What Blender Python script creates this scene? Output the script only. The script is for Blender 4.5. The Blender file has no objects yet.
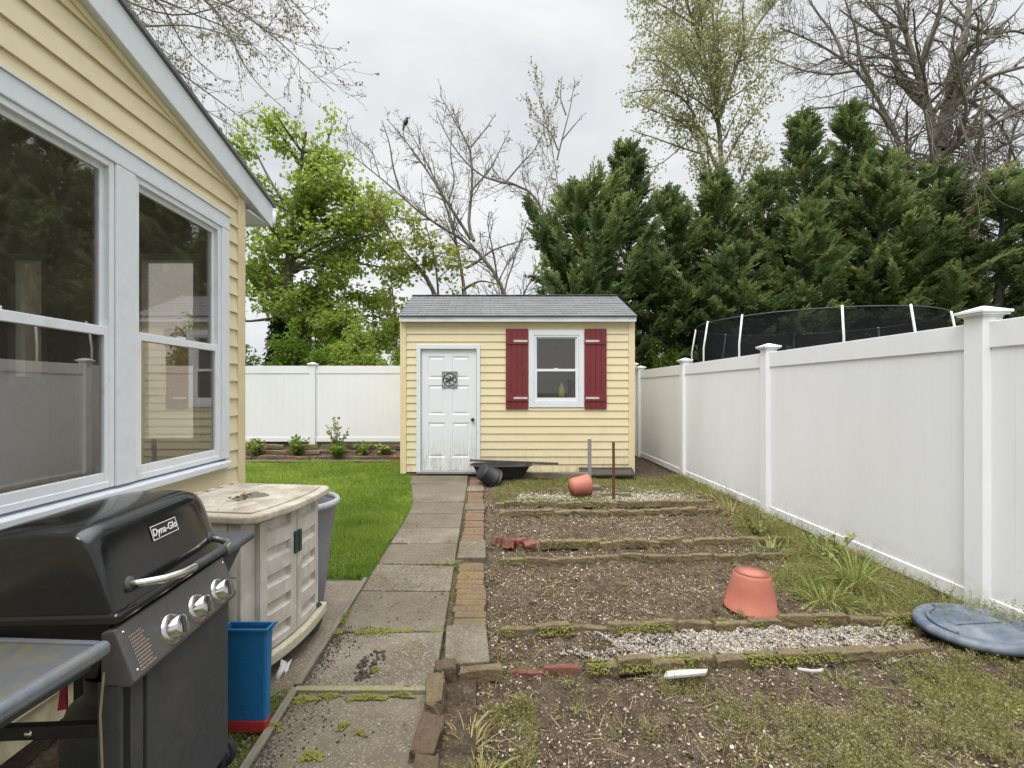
import bpy, bmesh, math, random
import numpy as np
from mathutils import Matrix, Vector

rng = np.random.default_rng(7)
random.seed(7)
scene = bpy.context.scene
COL = scene.collection
R = math.radians
F = 488.0; CX = 495.0; CY = 391.0; CH = 1.4     # camera constants used to size things from the photograph

# ------------------------------------------------------------------ helpers
def P(px, py, Y):
    return np.array([(px - CX) * Y / F, Y, CH - (py - CY) * Y / F])

def tag(o, label=None, cat=None, group=None, kind=None):
    if label: o['label'] = label
    if cat: o['category'] = cat
    if group: o['group'] = group
    if kind: o['kind'] = kind
    return o

WM = {}
def wm(o):
    return WM.get(o.name, Matrix.Identity(4))

def thing(name, label, cat, loc=(0, 0, 0), rz=0.0, group=None):
    o = bpy.data.objects.new(name, None); COL.objects.link(o)
    o.empty_display_size = 0.1
    o.location = loc; o.rotation_euler = (0, 0, rz)
    WM[o.name] = Matrix.Translation(loc) @ Matrix.Rotation(rz, 4, 'Z')
    return tag(o, label, cat, group)

def link(me, name, mat, parent, smooth=False, bevel=0.0, seg=2, local=False, origin=None, ang=30):
    """verts are world coordinates unless local; origin gives a top-level mesh its own base point"""
    o = bpy.data.objects.new(name, me); COL.objects.link(o)
    if mat is not None: me.materials.append(mat)
    if parent is not None:
        o.parent = parent
        WM[o.name] = wm(parent)
        if not local: me.transform(wm(parent).inverted())
    else:
        n = len(me.vertices)
        if origin is None and n:
            co = np.empty(n * 3, np.float32); me.vertices.foreach_get('co', co); co = co.reshape(-1, 3)
            lo = co.min(0); hi = co.max(0)
            origin = ((lo[0] + hi[0]) / 2, (lo[1] + hi[1]) / 2, lo[2])
        origin = Vector([float(v) for v in origin])
        me.transform(Matrix.Translation(-origin)); o.location = origin
        WM[o.name] = Matrix.Translation(origin)
    if smooth: me.polygons.foreach_set('use_smooth', np.ones(len(me.polygons), bool))
    if bevel:
        b = o.modifiers.new('b', 'BEVEL'); b.width = bevel; b.segments = seg; b.limit_method = 'ANGLE'; b.angle_limit = R(ang)
    return o

def nmesh(name, V, Fc, mat, parent=None, attr=None, **kw):
    """V (n,3); Fc (m,k) one face size"""
    V = np.ascontiguousarray(V, np.float32); Fc = np.ascontiguousarray(Fc, np.int32)
    me = bpy.data.meshes.new(name)
    m, k = Fc.shape
    me.vertices.add(len(V)); me.vertices.foreach_set('co', V.ravel())
    me.loops.add(m * k); me.loops.foreach_set('vertex_index', Fc.ravel())
    me.polygons.add(m); me.polygons.foreach_set('loop_start', np.arange(0, m * k, k, dtype=np.int32))
    if attr is not None:
        a = me.attributes.new('var', 'FLOAT', 'POINT'); a.data.foreach_set('value', np.ascontiguousarray(attr, np.float32))
    me.update(calc_edges=True)
    return link(me, name, mat, parent, **kw)

class MB:
    def __init__(s): s.v = []; s.f = []
    def add(s, vs, fs):
        n = len(s.v); s.v += [tuple(float(c) for c in v) for v in vs]; s.f += [tuple(i + n for i in f) for f in fs]; return s
    def box(s, x0, x1, y0, y1, z0, z1, M=None):
        vs = [(x0, y0, z0), (x1, y0, z0), (x1, y1, z0), (x0, y1, z0), (x0, y0, z1), (x1, y0, z1), (x1, y1, z1), (x0, y1, z1)]
        if M is not None: vs = [M @ Vector(v) for v in vs]
        return s.add(vs, [(0, 3, 2, 1), (4, 5, 6, 7), (0, 1, 5, 4), (1, 2, 6, 5), (2, 3, 7, 6), (3, 0, 4, 7)])
    def prism(s, poly, axis, a0, a1):
        """poly of 2D points extruded along axis; the 2D coords are the other two axes in x,y,z order"""
        n = len(poly)
        def mk(p, a):
            if axis == 'x': return (a, p[0], p[1])
            if axis == 'y': return (p[0], a, p[1])
            return (p[0], p[1], a)
        vs = [mk(p, a0) for p in poly] + [mk(p, a1) for p in poly]
        fs = [tuple(range(n)), tuple(range(2 * n - 1, n - 1, -1))]
        fs += [(i, i + n, (i + 1) % n + n, (i + 1) % n) for i in range(n)]
        return s.add(vs, fs)
    def tube(s, pts, rad, sides=8, cap=True):
        V, Fq = tube_arrays([(np.array(pts, float), np.full(len(pts), rad) if np.isscalar(rad) else np.array(rad, float))], sides)
        n = len(pts)
        s.add(V, [tuple(f) for f in Fq])
        if cap:
            b = len(s.v) - n * sides
            s.f.append(tuple(range(b, b + sides))); s.f.append(tuple(range(len(s.v) - sides, len(s.v))))
        return s
    def lathe(s, prof, c=(0, 0, 0), n=32, M=None, cap=False):
        """prof [(r,z)] around z at c"""
        b = []
        for r, z in prof:
            for k in range(n):
                a = 2 * math.pi * k / n
                p = Vector((r * math.cos(a), r * math.sin(a), z))
                if M is not None: p = M @ p
                b.append((p[0] + c[0], p[1] + c[1], p[2] + c[2]))
        fs = []
        for j in range(len(prof) - 1):
            for k in range(n):
                fs.append((j * n + k, j * n + (k + 1) % n, (j + 1) * n + (k + 1) % n, (j + 1) * n + k))
        if cap: fs.append(tuple(range(n - 1, -1, -1))); fs.append(tuple(range((len(prof) - 1) * n, len(prof) * n)))
        return s.add(b, fs)
    def build(s, name, mat, parent=None, weld=False, **kw):
        me = bpy.data.meshes.new(name); me.from_pydata(s.v, [], s.f); 
        bm = bmesh.new(); bm.from_mesh(me)
        if weld: bmesh.ops.remove_doubles(bm, verts=bm.verts, dist=1e-4)
        bmesh.ops.recalc_face_normals(bm, faces=bm.faces); bm.to_mesh(me); bm.free()
        me.update()
        return link(me, name, mat, parent, **kw)

def unit(v):
    v = np.asarray(v, float); n = np.linalg.norm(v, axis=-1, keepdims=True); return v / np.maximum(n, 1e-9)

def tube_arrays(polys, sides):
    Vs = []; Fs = []; off = 0
    ang = np.arange(sides) * 2 * np.pi / sides
    ca = np.cos(ang)[None, :, None]; sa = np.sin(ang)[None, :, None]
    k = np.arange(sides); k2 = (k + 1) % sides
    for pts, rad in polys:
        n = len(pts)
        t = np.empty_like(pts); t[1:-1] = pts[2:] - pts[:-2]; t[0] = pts[1] - pts[0]; t[-1] = pts[-1] - pts[-2]
        t = unit(t)
        ref = np.array([0.0, 0, 1.0]) if abs(unit(pts[-1] - pts[0])[2]) < .9 else np.array([1.0, 0, 0])
        u = unit(np.cross(t, ref)); w = np.cross(t, u)
        V = pts[:, None, :] + rad[:, None, None] * (u[:, None, :] * ca + w[:, None, :] * sa)
        Vs.append(V.reshape(-1, 3))
        j = np.arange(n - 1)[:, None] * sides + off
        Fs.append(np.stack([j + k, j + k2, j + sides + k2, j + sides + k], -1).reshape(-1, 4))
        off += n * sides
    return np.concatenate(Vs), np.concatenate(Fs)

def frames(d, rg, roll=None):
    """orthonormal frames whose Y axis is d (N,3)"""
    d = unit(d); ref = rg.normal(size=d.shape)
    x = unit(np.cross(d, ref)); z = np.cross(x, d)
    return np.stack([x, d, z], -1)     # columns

def inst(Pv, Pf, pos, Rm, sc, var=None):
    """copies of a small pattern mesh -> arrays; Rm (N,3,3), sc (N,) or (N,3)"""
    sc = np.asarray(sc, float)
    if sc.ndim == 1: sc = np.repeat(sc[:, None], 3, 1)
    N = len(pos)
    L = Pv[None] * sc[:, None, :]
    V = np.einsum('nij,npj->npi', Rm, L) + pos[:, None, :]
    Fc = Pf[None] + (np.arange(N) * len(Pv))[:, None, None]
    a = None if var is None else np.repeat(var, len(Pv))
    return V.reshape(-1, 3), Fc.reshape(-1, Pf.shape[1]), a

def join(parts):
    Vs, Fs, As, off = [], [], [], 0
    for V, Fc, a in parts:
        Vs.append(V); Fs.append(Fc + off); As.append(a if a is not None else np.zeros(len(V))); off += len(V)
    return np.concatenate(Vs), np.concatenate(Fs), np.concatenate(As)

def hash2(i, j, s):
    h = (i.astype(np.int64) * 374761393 + j.astype(np.int64) * 668265263 + s * 1442695041) & 0x7fffffff
    h = ((h ^ (h >> 13)) * 1274126177) & 0x7fffffff
    return ((h ^ (h >> 16)) & 0xffff) / 65535.0
def vnoise(x, y, s=0):
    x = np.asarray(x, float); y = np.asarray(y, float)
    i = np.floor(x); j = np.floor(y); fx = x - i; fy = y - j
    fx = fx * fx * (3 - 2 * fx); fy = fy * fy * (3 - 2 * fy)
    a = hash2(i, j, s); b = hash2(i + 1, j, s); c = hash2(i, j + 1, s); d = hash2(i + 1, j + 1, s)
    return a + (b - a) * fx + (c - a) * fy + (a - b - c + d) * fx * fy
def fbm(x, y, s=0, o=4):
    v = 0; a = .5
    for k in range(o): v = v + a * vnoise(x * 2 ** k, y * 2 ** k, s + k * 17); a *= .5
    return v
def sstep(a, b, x):
    t = np.clip((x - a) / (b - a), 0, 1); return t * t * (3 - 2 * t)

# ------------------------------------------------------------------ materials
class NT:
    def __init__(s, name):
        m = bpy.data.materials.new(name); m.use_nodes = True; s.m = m; s.t = m.node_tree; s.t.nodes.clear()
        s.out = s.n('ShaderNodeOutputMaterial')
    def n(s, t, **kw):
        x = s.t.nodes.new(t)
        for k, v in kw.items():
            if k in x.inputs.keys() if hasattr(x.inputs, 'keys') else False: x.inputs[k].default_value = v
            else: setattr(x, k, v)
        return x
    def l(s, a, b): s.t.links.new(a, b)
    def noise(s, vec, scale, detail=4, rough=.55, dist=0):
        x = s.n('ShaderNodeTexNoise'); x.inputs['Scale'].default_value = scale; x.inputs['Detail'].default_value = detail
        x.inputs['Roughness'].default_value = rough; x.inputs['Distortion'].default_value = dist
        s.l(vec, x.inputs['Vector']); return x.outputs['Fac']
    def ramp(s, fac, stops):
        x = s.n('ShaderNodeValToRGB'); e = x.color_ramp.elements
        while len(e) < len(stops): e.new(.5)
        for el, (p, c) in zip(e, stops):
            el.position = p; el.color = (*c, 1) if len(c) == 3 else c
        s.l(fac, x.inputs['Fac']); return x.outputs['Color']
    def mix(s, fac, a, b, mode='MIX'):
        x = s.n('ShaderNodeMix', data_type='RGBA', blend_type=mode)
        if isinstance(fac, (int, float)): x.inputs[0].default_value = fac
        else: s.l(fac, x.inputs[0])
        for i, c in ((6, a), (7, b)):
            if isinstance(c, tuple): x.inputs[i].default_value = (*c, 1)
            else: s.l(c, x.inputs[i])
        return x.outputs[2]
    def math(s, op, a, b=0.0, c=None):
        x = s.n('ShaderNodeMath', operation=op)
        for i, v in enumerate((a, b) if c is None else (a, b, c)):
            if isinstance(v, (int, float)): x.inputs[i].default_value = v
            else: s.l(v, x.inputs[i])
        return x.outputs[0]
    def coord(s, which='Object'):
        return s.n('ShaderNodeTexCoord').outputs[which]
    def pos(s): return s.n('ShaderNodeNewGeometry').outputs['Position']
    def scaled(s, vec, sc):
        x = s.n('ShaderNodeMapping'); x.inputs['Scale'].default_value = sc; s.l(vec, x.inputs['Vector']); return x.outputs[0]
    def attr(s, name='var'):
        x = s.n('ShaderNodeAttribute'); x.attribute_name = name; return x.outputs['Fac']
    def bump(s, h, strength=.3, dist=.01):
        x = s.n('ShaderNodeBump'); x.inputs['Strength'].default_value = strength; x.inputs['Distance'].default_value = dist
        s.l(h, x.inputs['Height']); return x.outputs['Normal']
    def bsdf(s, col, rough=.5, metal=0, normal=None, spec=.5, **kw):
        b = s.n('ShaderNodeBsdfPrincipled')
        if isinstance(col, tuple): b.inputs['Base Color'].default_value = (*col, 1)
        else: s.l(col, b.inputs['Base Color'])
        if isinstance(rough, (int, float)): b.inputs['Roughness'].default_value = rough
        else: s.l(rough, b.inputs['Roughness'])
        b.inputs['Metallic'].default_value = metal; b.inputs['Specular IOR Level'].default_value = spec
        if normal is not None: s.l(normal, b.inputs['Normal'])
        for k, v in kw.items(): b.inputs[k].default_value = v
        s.l(b.outputs[0], s.out.inputs['Surface']); return b

def weathered(name, base, dirt=None, amt=.5, scale=3, rough=.5, fine=40, finev=.12, bump=.0, bscale=60, spec=.4, metal=0, lo=.45, hi=.75, stretch=(1, 1, 1)):
    """base colour with fine variation and irregular dirt patches, in world space"""
    t = NT(name); p = t.scaled(t.pos(), stretch)
    n1 = t.noise(p, fine, 5, .6)
    dk = tuple(c * (1 - finev) for c in base); lt = tuple(min(1, c * (1 + finev)) for c in base)
    c = t.ramp(n1, [(.3, dk), (.7, lt)])
    if dirt:
        n2 = t.noise(p, scale, 7, .65, .4)
        f = t.ramp(n2, [(lo, (0, 0, 0)), (hi, (amt, amt, amt))])
        c = t.mix(f, c, dirt)
    nm = None
    if bump: nm = t.bump(t.noise(p, bscale, 6, .65), bump, .01)
    t.bsdf(c, rough, metal, nm, spec); return t.m

def plain(name, col, rough=.5, metal=0, spec=.5, **kw):
    return weathered(name, col, tuple(c * .6 for c in col), .35, 6, rough, spec=spec, metal=metal, **kw)

def leafmat(name, stops, trans=.35, rough=.55, nscale=.6, namt=.35, lobe=None):
    t = NT(name); a = t.attr(); nz = t.noise(t.pos(), nscale, 3)
    f = t.math('ADD', t.math('MULTIPLY', a, 1 - namt), t.math('MULTIPLY', nz, namt))
    c = t.ramp(f, stops)
    b = t.bsdf(c, rough, 0, None, .25)
    tr = t.n('ShaderNodeBsdfTranslucent'); t.l(c, tr.inputs['Color'])
    mx = t.n('ShaderNodeMixShader'); mx.inputs[0].default_value = trans
    t.l(b.outputs[0], mx.inputs[1]); t.l(tr.outputs[0], mx.inputs[2]); t.l(mx.outputs[0], t.out.inputs['Surface'])
    return t.m

M = {}
def vinyl_mat():
    t = NT('fence_vinyl'); p = t.pos()
    c = t.ramp(t.noise(t.scaled(p, (1, 1, .4)), 1.3, 6, .6), [(.35, (.83, .84, .865)), (.75, (.765, .77, .785))])
    c = t.mix(t.ramp(t.noise(t.scaled(p, (14, 14, .6)), 1.0, 6, .65), [(.55, (0, 0, 0)), (.85, (.2, .2, .2))]), c, (.62, .61, .58))
    sp = t.n('ShaderNodeSeparateXYZ'); t.l(p, sp.inputs[0])
    lo = t.ramp(t.math('MULTIPLY', sp.outputs[2], .5), [(.0, (1, 1, 1)), (.14, (0, 0, 0))])
    sp2 = t.ramp(t.noise(t.scaled(p, (1, 1, 1)), 9, 7, .75), [(.45, (0, 0, 0)), (.68, (.6, .6, .6))])
    c = t.mix(t.math('MULTIPLY', lo, sp2), c, (.33, .30, .19))
    t.bsdf(c, .4, 0, None, .4); return t.m
M['vinyl'] = vinyl_mat()
M['trim'] = weathered('white_trim', (.70, .73, .77), (.45, .44, .40), .5, 5, .45, 30, .03, lo=.55, hi=.8)
M['frame'] = weathered('window_vinyl', (.74, .76, .79), (.4, .38, .33), .4, 7, .4, 30, .03, lo=.55, hi=.8)
def siding_mat():
    t = NT('yellow_siding'); p = t.pos()
    n1 = t.noise(t.scaled(p, (3, 3, 25)), 6, 5, .6); n2 = t.noise(p, 2.2, 6, .65, .3); n3 = t.noise(t.scaled(p, (9, 9, .8)), 2, 5, .6)
    c = t.ramp(n1, [(.3, (.68, .59, .375)), (.7, (.745, .655, .43))])
    c = t.mix(t.ramp(n2, [(.5, (0, 0, 0)), (.8, (.4, .4, .4))]), c, (.56, .465, .29))
    c = t.mix(t.ramp(n3, [(.55, (0, 0, 0)), (.85, (.3, .3, .3))]), c, (.56, .49, .33))
    sp = t.n('ShaderNodeSeparateXYZ'); t.l(p, sp.inputs[0])
    lo = t.ramp(t.math('MULTIPLY', sp.outputs[2], .5), [(.02, (1, 1, 1)), (.24, (0, 0, 0))])
    c = t.mix(t.math('MULTIPLY', lo, t.ramp(t.noise(t.scaled(p, (8, 8, 3)), 2, 6, .7), [(.4, (0, 0, 0)), (.7, (.75, .75, .75))])), c, (.33, .29, .18))
    t.bsdf(c, .5, 0, t.bump(t.noise(t.scaled(p, (2, 2, 30)), 8, 4), .06, .004), .35); return t.m
M['siding'] = siding_mat()
M['siding_trim'] = weathered('yellow_trim', (.71, .60, .37), (.50, .42, .26), .4, 4, .5, 20, .04, lo=.5)
def shingle_mat():
    t = NT('roof_shingle'); p = t.pos()
    br = t.n('ShaderNodeTexBrick'); br.inputs['Scale'].default_value = 1; br.offset = .37
    br.inputs['Brick Width'].default_value = .24; br.inputs['Row Height'].default_value = .118; br.inputs['Mortar Size'].default_value = .004
    br.inputs['Color1'].default_value = (.125, .127, .133, 1); br.inputs['Color2'].default_value = (.225, .227, .235, 1); br.inputs['Mortar'].default_value = (.06, .06, .065, 1)
    sp = t.n('ShaderNodeSeparateXYZ'); t.l(p, sp.inputs[0]); cb = t.n('ShaderNodeCombineXYZ')
    t.l(sp.outputs[0], cb.inputs[0]); t.l(t.math('MULTIPLY', sp.outputs[1], 1.12), cb.inputs[1]); t.l(cb.outputs[0], br.inputs['Vector'])
    n = t.noise(p, 140, 3, .7); n2 = t.noise(p, 3, 5)
    c = t.mix(.55, br.outputs[0], t.ramp(n, [(.3, (.075, .077, .080)), (.7, (.305, .307, .315))]))
    c = t.mix(t.math('MULTIPLY', n2, .4), c, (.24, .24, .24))
    t.bsdf(c, .9, 0, t.bump(n, .5, .006), .2); return t.m
M['shingle'] = shingle_mat()
M['dark'] = plain('dark_interior', (.03, .028, .026), .8)
M['room'] = weathered('room_wall', (.30, .25, .195), (.16, .135, .105), .5, 1.5, .8)
M['roomfloor'] = weathered('room_floor', (.12, .09, .06), (.05, .04, .03), .5, 3, .6)
M['red'] = weathered('red_paint', (.175, .026, .030), (.10, .018, .02), .5, 6, .45, 30, .1)
M['glint'] = weathered('painted_glint', (.62, .55, .55), (.35, .22, .22), .5, 20, .5)  # pale colour for the highlight painted on the shutter battens
def door_mat():
    t = NT('white_door'); p = t.pos()
    sp = t.n('ShaderNodeSeparateXYZ'); t.l(p, sp.inputs[0])
    h = t.ramp(t.math('MULTIPLY', sp.outputs[2], .5), [(.12, (1, 1, 1)), (.38, (0, 0, 0))])
    st = t.noise(t.scaled(p, (22, 22, 2.2)), 1.6, 6, .7)
    st2 = t.noise(t.scaled(p, (3, 3, 2)), 3.0, 5, .7)
    f = t.math('MULTIPLY', t.math('MULTIPLY', h, t.ramp(st, [(.40, (0, 0, 0)), (.60, (1, 1, 1))])), t.ramp(st2, [(.35, (.15, .15, .15)), (.65, (.85, .85, .85))]))
    c = t.mix(f, (.73, .75, .785), (.36, .37, .24))
    t.bsdf(c, .4, 0, None, .4); return t.m
M['door'] = door_mat()
def glass_mat(name, tint, ior=1.9, dust=.03):
    t = NT(name)
    lw = t.n('ShaderNodeLayerWeight'); lw.inputs[0].default_value = .5      # two faces per pane: Schlick, the same from both sides
    fac = t.math('ADD', ior, t.math('MULTIPLY', t.math('POWER', lw.outputs['Facing'], 5.0), 1 - ior))
    gl = t.n('ShaderNodeBsdfGlossy'); gl.inputs['Roughness'].default_value = .015; gl.inputs['Color'].default_value = (.95, .97, 1, 1)
    tr = t.n('ShaderNodeBsdfTransparent'); tr.inputs['Color'].default_value = (*tint, 1)
    
    mx = t.n('ShaderNodeMixShader'); t.l(fac, mx.inputs[0]); t.l(tr.outputs[0], mx.inputs[1]); t.l(gl.outputs[0], mx.inputs[2])
    df = t.n('ShaderNodeBsdfDiffuse'); df.inputs['Color'].default_value = (.35, .31, .25, 1)
    m2 = t.n('ShaderNodeMixShader'); dn = t.noise(t.pos(), 5, 6, .7)
    t.l(t.math('MULTIPLY', dn, dust * 2), m2.inputs[0]); t.l(mx.outputs[0], m2.inputs[1]); t.l(df.outputs[0], m2.inputs[2])
    t.l(m2.outputs[0], t.out.inputs['Surface']); return t.m
M['glass'] = glass_mat('window_glass', (.92, .90, .86), .15, .045)
M['shedglass'] = glass_mat('shed_glass', (.85, .85, .83), .06, .05)

def concrete_mat(name, base, mossamt=.35, speck=True):
    t = NT(name); p = t.pos()
    n0 = t.noise(p, 1.6, 7, .65, .3); n1 = t.noise(p, 9, 6, .65); 
    c = t.ramp(n1, [(.3, tuple(x * .74 for x in base)), (.7, tuple(x * 1.16 for x in base))])
    c = t.mix(t.ramp(n0, [(.38, (0, 0, 0)), (.62, (.85, .85, .85))]), c, tuple(x * k for x, k in zip(base, (.46, .42, .34))))
    nm_ = t.noise(p, 3.1, 7, .7); c = t.mix(t.ramp(nm_, [(.55, (0, 0, 0)), (.75, (mossamt,) * 3)]), c, (.14, .135, .035))
    vo = t.n('ShaderNodeTexVoronoi'); vo.inputs['Scale'].default_value = 150; t.l(p, vo.inputs['Vector'])
    vc = t.n('ShaderNodeSeparateColor'); t.l(vo.outputs['Color'], vc.inputs[0])
    if speck:
        c = t.mix(t.ramp(vc.outputs[0], [(.80, (0, 0, 0)), (.86, (.5, .5, .5))]), c, tuple(min(.7, x * 1.8) for x in base))
        c = t.mix(t.ramp(vc.outputs[1], [(.80, (0, 0, 0)), (.86, (.45, .45, .45))]), c, tuple(x * .5 for x in base))
    isl = t.n('ShaderNodeNewGeometry').outputs['Random Per Island']
    c = t.mix(t.math('MULTIPLY', isl, .55), c, tuple(x * k for x, k in zip(base, (.55, .52, .46))))
    b = t.bump(t.math('ADD', t.noise(p, 70, 6, .75), t.math('MULTIPLY', vo.outputs['Distance'], -.5)), .55, .012)
    t.bsdf(c, .88, 0, b, .25); return t.m
M['slab'] = concrete_mat('path_concrete', (.225, .192, .15), .6)
M['patio'] = concrete_mat('patio_concrete', (.29, .24, .19), .2)
def brick_mat(name, c1, c2, moss, mossamt, lo=.42, hi=.62):
    t = NT(name); p = t.pos(); oi = t.n('ShaderNodeObjectInfo')
    isl = t.n('ShaderNodeNewGeometry').outputs['Random Per Island']
    rnd = t.math('FRACT', t.math('ADD', isl, oi.outputs['Random']))
    c = t.mix(rnd, c1, c2)
    n1 = t.noise(p, 25, 6, .7); c = t.mix(t.ramp(n1, [(.35, (.5, .5, .5)), (.65, (0, 0, 0))]), c, tuple(x * .5 for x in c1))
    n2 = t.noise(p, 7, 7, .7, .3)
    up = t.n('ShaderNodeNewGeometry')
    c = t.mix(t.ramp(n2, [(lo, (0, 0, 0)), (hi, (mossamt,) * 3)]), c, moss)
    n4 = t.noise(p, 55, 6, .75); c = t.mix(t.ramp(n4, [(.34, (.6, .6, .6)), (.5, (0, 0, 0))]), c, tuple(x * .42 for x in c1))
    c = t.mix(t.ramp(n4, [(.60, (0, 0, 0)), (.74, (.5, .5, .5))]), c, tuple(min(1, x * 1.7) for x in moss))
    t.bsdf(c, .92, 0, t.bump(t.noise(p, 45, 8, .75), 1.0, .02), .15); return t.m
M['brick_moss'] = brick_mat('mossy_brick', (.225, .16, .112), (.18, .14, .10), (.245, .205, .105), .85, .38, .60)
M['brick_red'] = brick_mat('red_brick', (.31, .115, .085), (.25, .14, .105), (.20, .15, .09), .6, .45, .68)
M['brick_dark'] = brick_mat('dark_brick', (.19, .125, .10), (.15, .11, .085), (.16, .14, .06), .6, .45, .68)
def strip_mat():
    t = NT('brick_strip'); p = t.pos(); isl = t.n('ShaderNodeNewGeometry').outputs['Random Per Island']
    c = t.mix(isl, (.27, .155, .12), (.20, .125, .095))
    sp = t.n('ShaderNodeSeparateXYZ'); t.l(p, sp.inputs[0])
    n1 = t.noise(p, 25, 6, .7); c = t.mix(t.ramp(n1, [(.35, (.5, .5, .5)), (.65, (0, 0, 0))]), c, (.14, .09, .07))
    near = t.ramp(t.math('MULTIPLY', sp.outputs[1], .1), [(.40, (1, 1, 1)), (.52, (.25, .25, .25))])
    m = t.math('MULTIPLY', near, t.ramp(t.noise(p, 5, 7, .7), [(.3, (.15, .15, .15)), (.6, (.85, .85, .85))]))
    c = t.mix(m, c, (.25, .195, .085))
    n4 = t.noise(p, 60, 6, .75); c = t.mix(t.ramp(n4, [(.36, (.7, .7, .7)), (.56, (0, 0, 0))]), c, (.07, .052, .035))
    n5 = t.noise(p, 2.3, 6, .7); c = t.mix(t.ramp(n5, [(.46, (0, 0, 0)), (.66, (.65, .65, .65))]), c, (.15, .125, .085))
    t.bsdf(c, .92, 0, t.bump(t.noise(p, 50, 8, .75), .9, .016), .15); return t.m
M['strip'] = strip_mat()
def soil_mat():
    t = NT('soil'); p = t.pos()
    n1 = t.noise(p, 14, 8, .72); n2 = t.noise(p, 2.2, 6, .6, .3); n3 = t.noise(p, 60, 5, .7)
    c = t.ramp(n1, [(.30, (.048, .034, .024)), (.5, (.125, .090, .060)), (.70, (.265, .205, .145))])
    c = t.mix(t.ramp(n2, [(.45, (0, 0, 0)), (.68, (.6, .6, .6))]), c, (.20, .155, .112))
    c = t.mix(t.ramp(n3, [(.35, (.6, .6, .6)), (.6, (0, 0, 0))]), c, (.03, .024, .02))
    t.bsdf(c, .95, 0, t.bump(t.math('ADD', n1, n3), .9, .03), .15); return t.m
M['soil'] = soil_mat()
M['lawnbase'] = weathered('lawn_soil', (.05, .085, .018), (.06, .07, .025), .5, 2, .95, bump=.5)
M['far'] = weathered('far_ground', (.07, .10, .03), (.10, .085, .05), .7, .3, .95, bump=.4)
def var_mat(name, stops, rough=.85, bump=0):
    t = NT(name); c = t.ramp(t.attr(), stops); n = t.noise(t.pos(), 90, 4)
    c = t.mix(t.math('MULTIPLY', n, .35), c, (.12, .10, .08))
    t.bsdf(c, rough, 0, None, .3); return t.m
M['chips'] = var_mat('soil_chips', [(0, (.07, .050, .034)), (.35, (.19, .135, .085)), (.6, (.36, .28, .19)), (.8, (.53, .46, .36)), (1, (.72, .68, .60))])
M['gravel'] = var_mat('gravel', [(0, (.11, .088, .07)), (.3, (.24, .20, .165)), (.7, (.42, .375, .32)), (1, (.66, .62, .56))])
M['clods'] = var_mat('clods', [(0, (.03, .024, .02)), (1, (.10, .08, .06))])
M['grass'] = leafmat('lawn_grass', [(0, (.09, .165, .024)), (.38, (.20, .305, .042)), (.65, (.33, .42, .075)), (1, (.56, .54, .20))], .4, .5, 1.6, .6)
M['weed'] = leafmat('weeds', [(0, (.15, .165, .045)), (.45, (.27, .27, .085)), (.75, (.38, .345, .14)), (1, (.48, .41, .22))], .3, .6, 2.0, .4)
M['fluff'] = leafmat('dry_weed', [(0, (.15, .14, .06)), (.4, (.25, .23, .105)), (.75, (.34, .30, .16)), (1, (.44, .36, .24))], .3, .6, 2.2, .4)
M['tuft'] = leafmat('tuft_grass', [(0, (.15, .22, .045)), (.6, (.27, .32, .085)), (1, (.45, .41, .19))], .3, .6, 3, .2)
M['straw'] = leafmat('straw', [(0, (.24, .19, .08)), (.6, (.38, .30, .14)), (1, (.50, .42, .25))], .25, .7, 3, .2)
M['moss'] = leafmat('moss', [(0, (.10, .115, .022)), (.5, (.19, .195, .042)), (1, (.30, .28, .09))], .1, .9, 8, .4)
M['conifer'] = leafmat('conifer_leaf', [(0, (.032, .056, .022)), (.4, (.118, .172, .060)), (.7, (.25, .30, .105)), (1, (.43, .45, .18))], .46, .6, .7, .35)
M['maple'] = leafmat('maple_leaf', [(0, (.15, .23, .035)), (.45, (.31, .41, .07)), (1, (.49, .56, .15))], .62, .5, .7, .35)
M['yellowleaf'] = leafmat('young_leaf', [(0, (.19, .24, .035)), (.5, (.30, .34, .06)), (1, (.42, .43, .12))], .5, .5, .8, .3)
M['poplar'] = leafmat('poplar_leaf', [(0, (.25, .27, .10)), (.5, (.38, .39, .18)), (1, (.52, .50, .29))], .45, .5, .8, .3)
M['bud'] = leafmat('bud_leaf', [(0, (.20, .16, .09)), (.5, (.26, .23, .11)), (1, (.33, .32, .14))], .4, .5, 1, .2)
M['ivy'] = leafmat('ivy_leaf', [(0, (.015, .035, .012)), (.6, (.035, .07, .02)), (1, (.07, .12, .035))], .2, .4, 2, .3)
M['shrubleaf'] = leafmat('shrub_leaf', [(0, (.09, .17, .025)), (.5, (.20, .31, .045)), (1, (.34, .44, .10))], .55, .5, .9, .4)
M['brownleaf'] = leafmat('withered_leaf', [(0, (.10, .05, .025)), (1, (.26, .15, .07))], .3, .6, 1, .2)
M['bark'] = weathered('bark', (.125, .105, .088), (.05, .042, .036), .6, 9, .9, 20, .3, bump=.7, bscale=25, stretch=(1, 1, .3))
M['barklight'] = weathered('grey_bark', (.205, .18, .15), (.08, .07, .055), .6, 7, .9, 20, .3, bump=.7, bscale=25, stretch=(1, 1, .3))
M['grill_black'] = None
def enamel():
    t = NT('black_enamel'); p = t.pos()
    sm = t.noise(p, 4, 7, .7, .5); fin = t.noise(p, 60, 5, .7)
    r = t.math('ADD', .09, t.math('MULTIPLY', t.ramp(sm, [(.4, (0, 0, 0)), (.7, (1, 1, 1))]), .16))
    c = t.mix(t.ramp(fin, [(.5, (0, 0, 0)), (.8, (.25, .25, .25))]), (.010, .010, .011), (.075, .07, .063))
    t.bsdf(c, r, 0, t.bump(t.noise(p, 3, 2), .06, .02), .6); return t.m
M['enamel'] = enamel()
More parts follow.
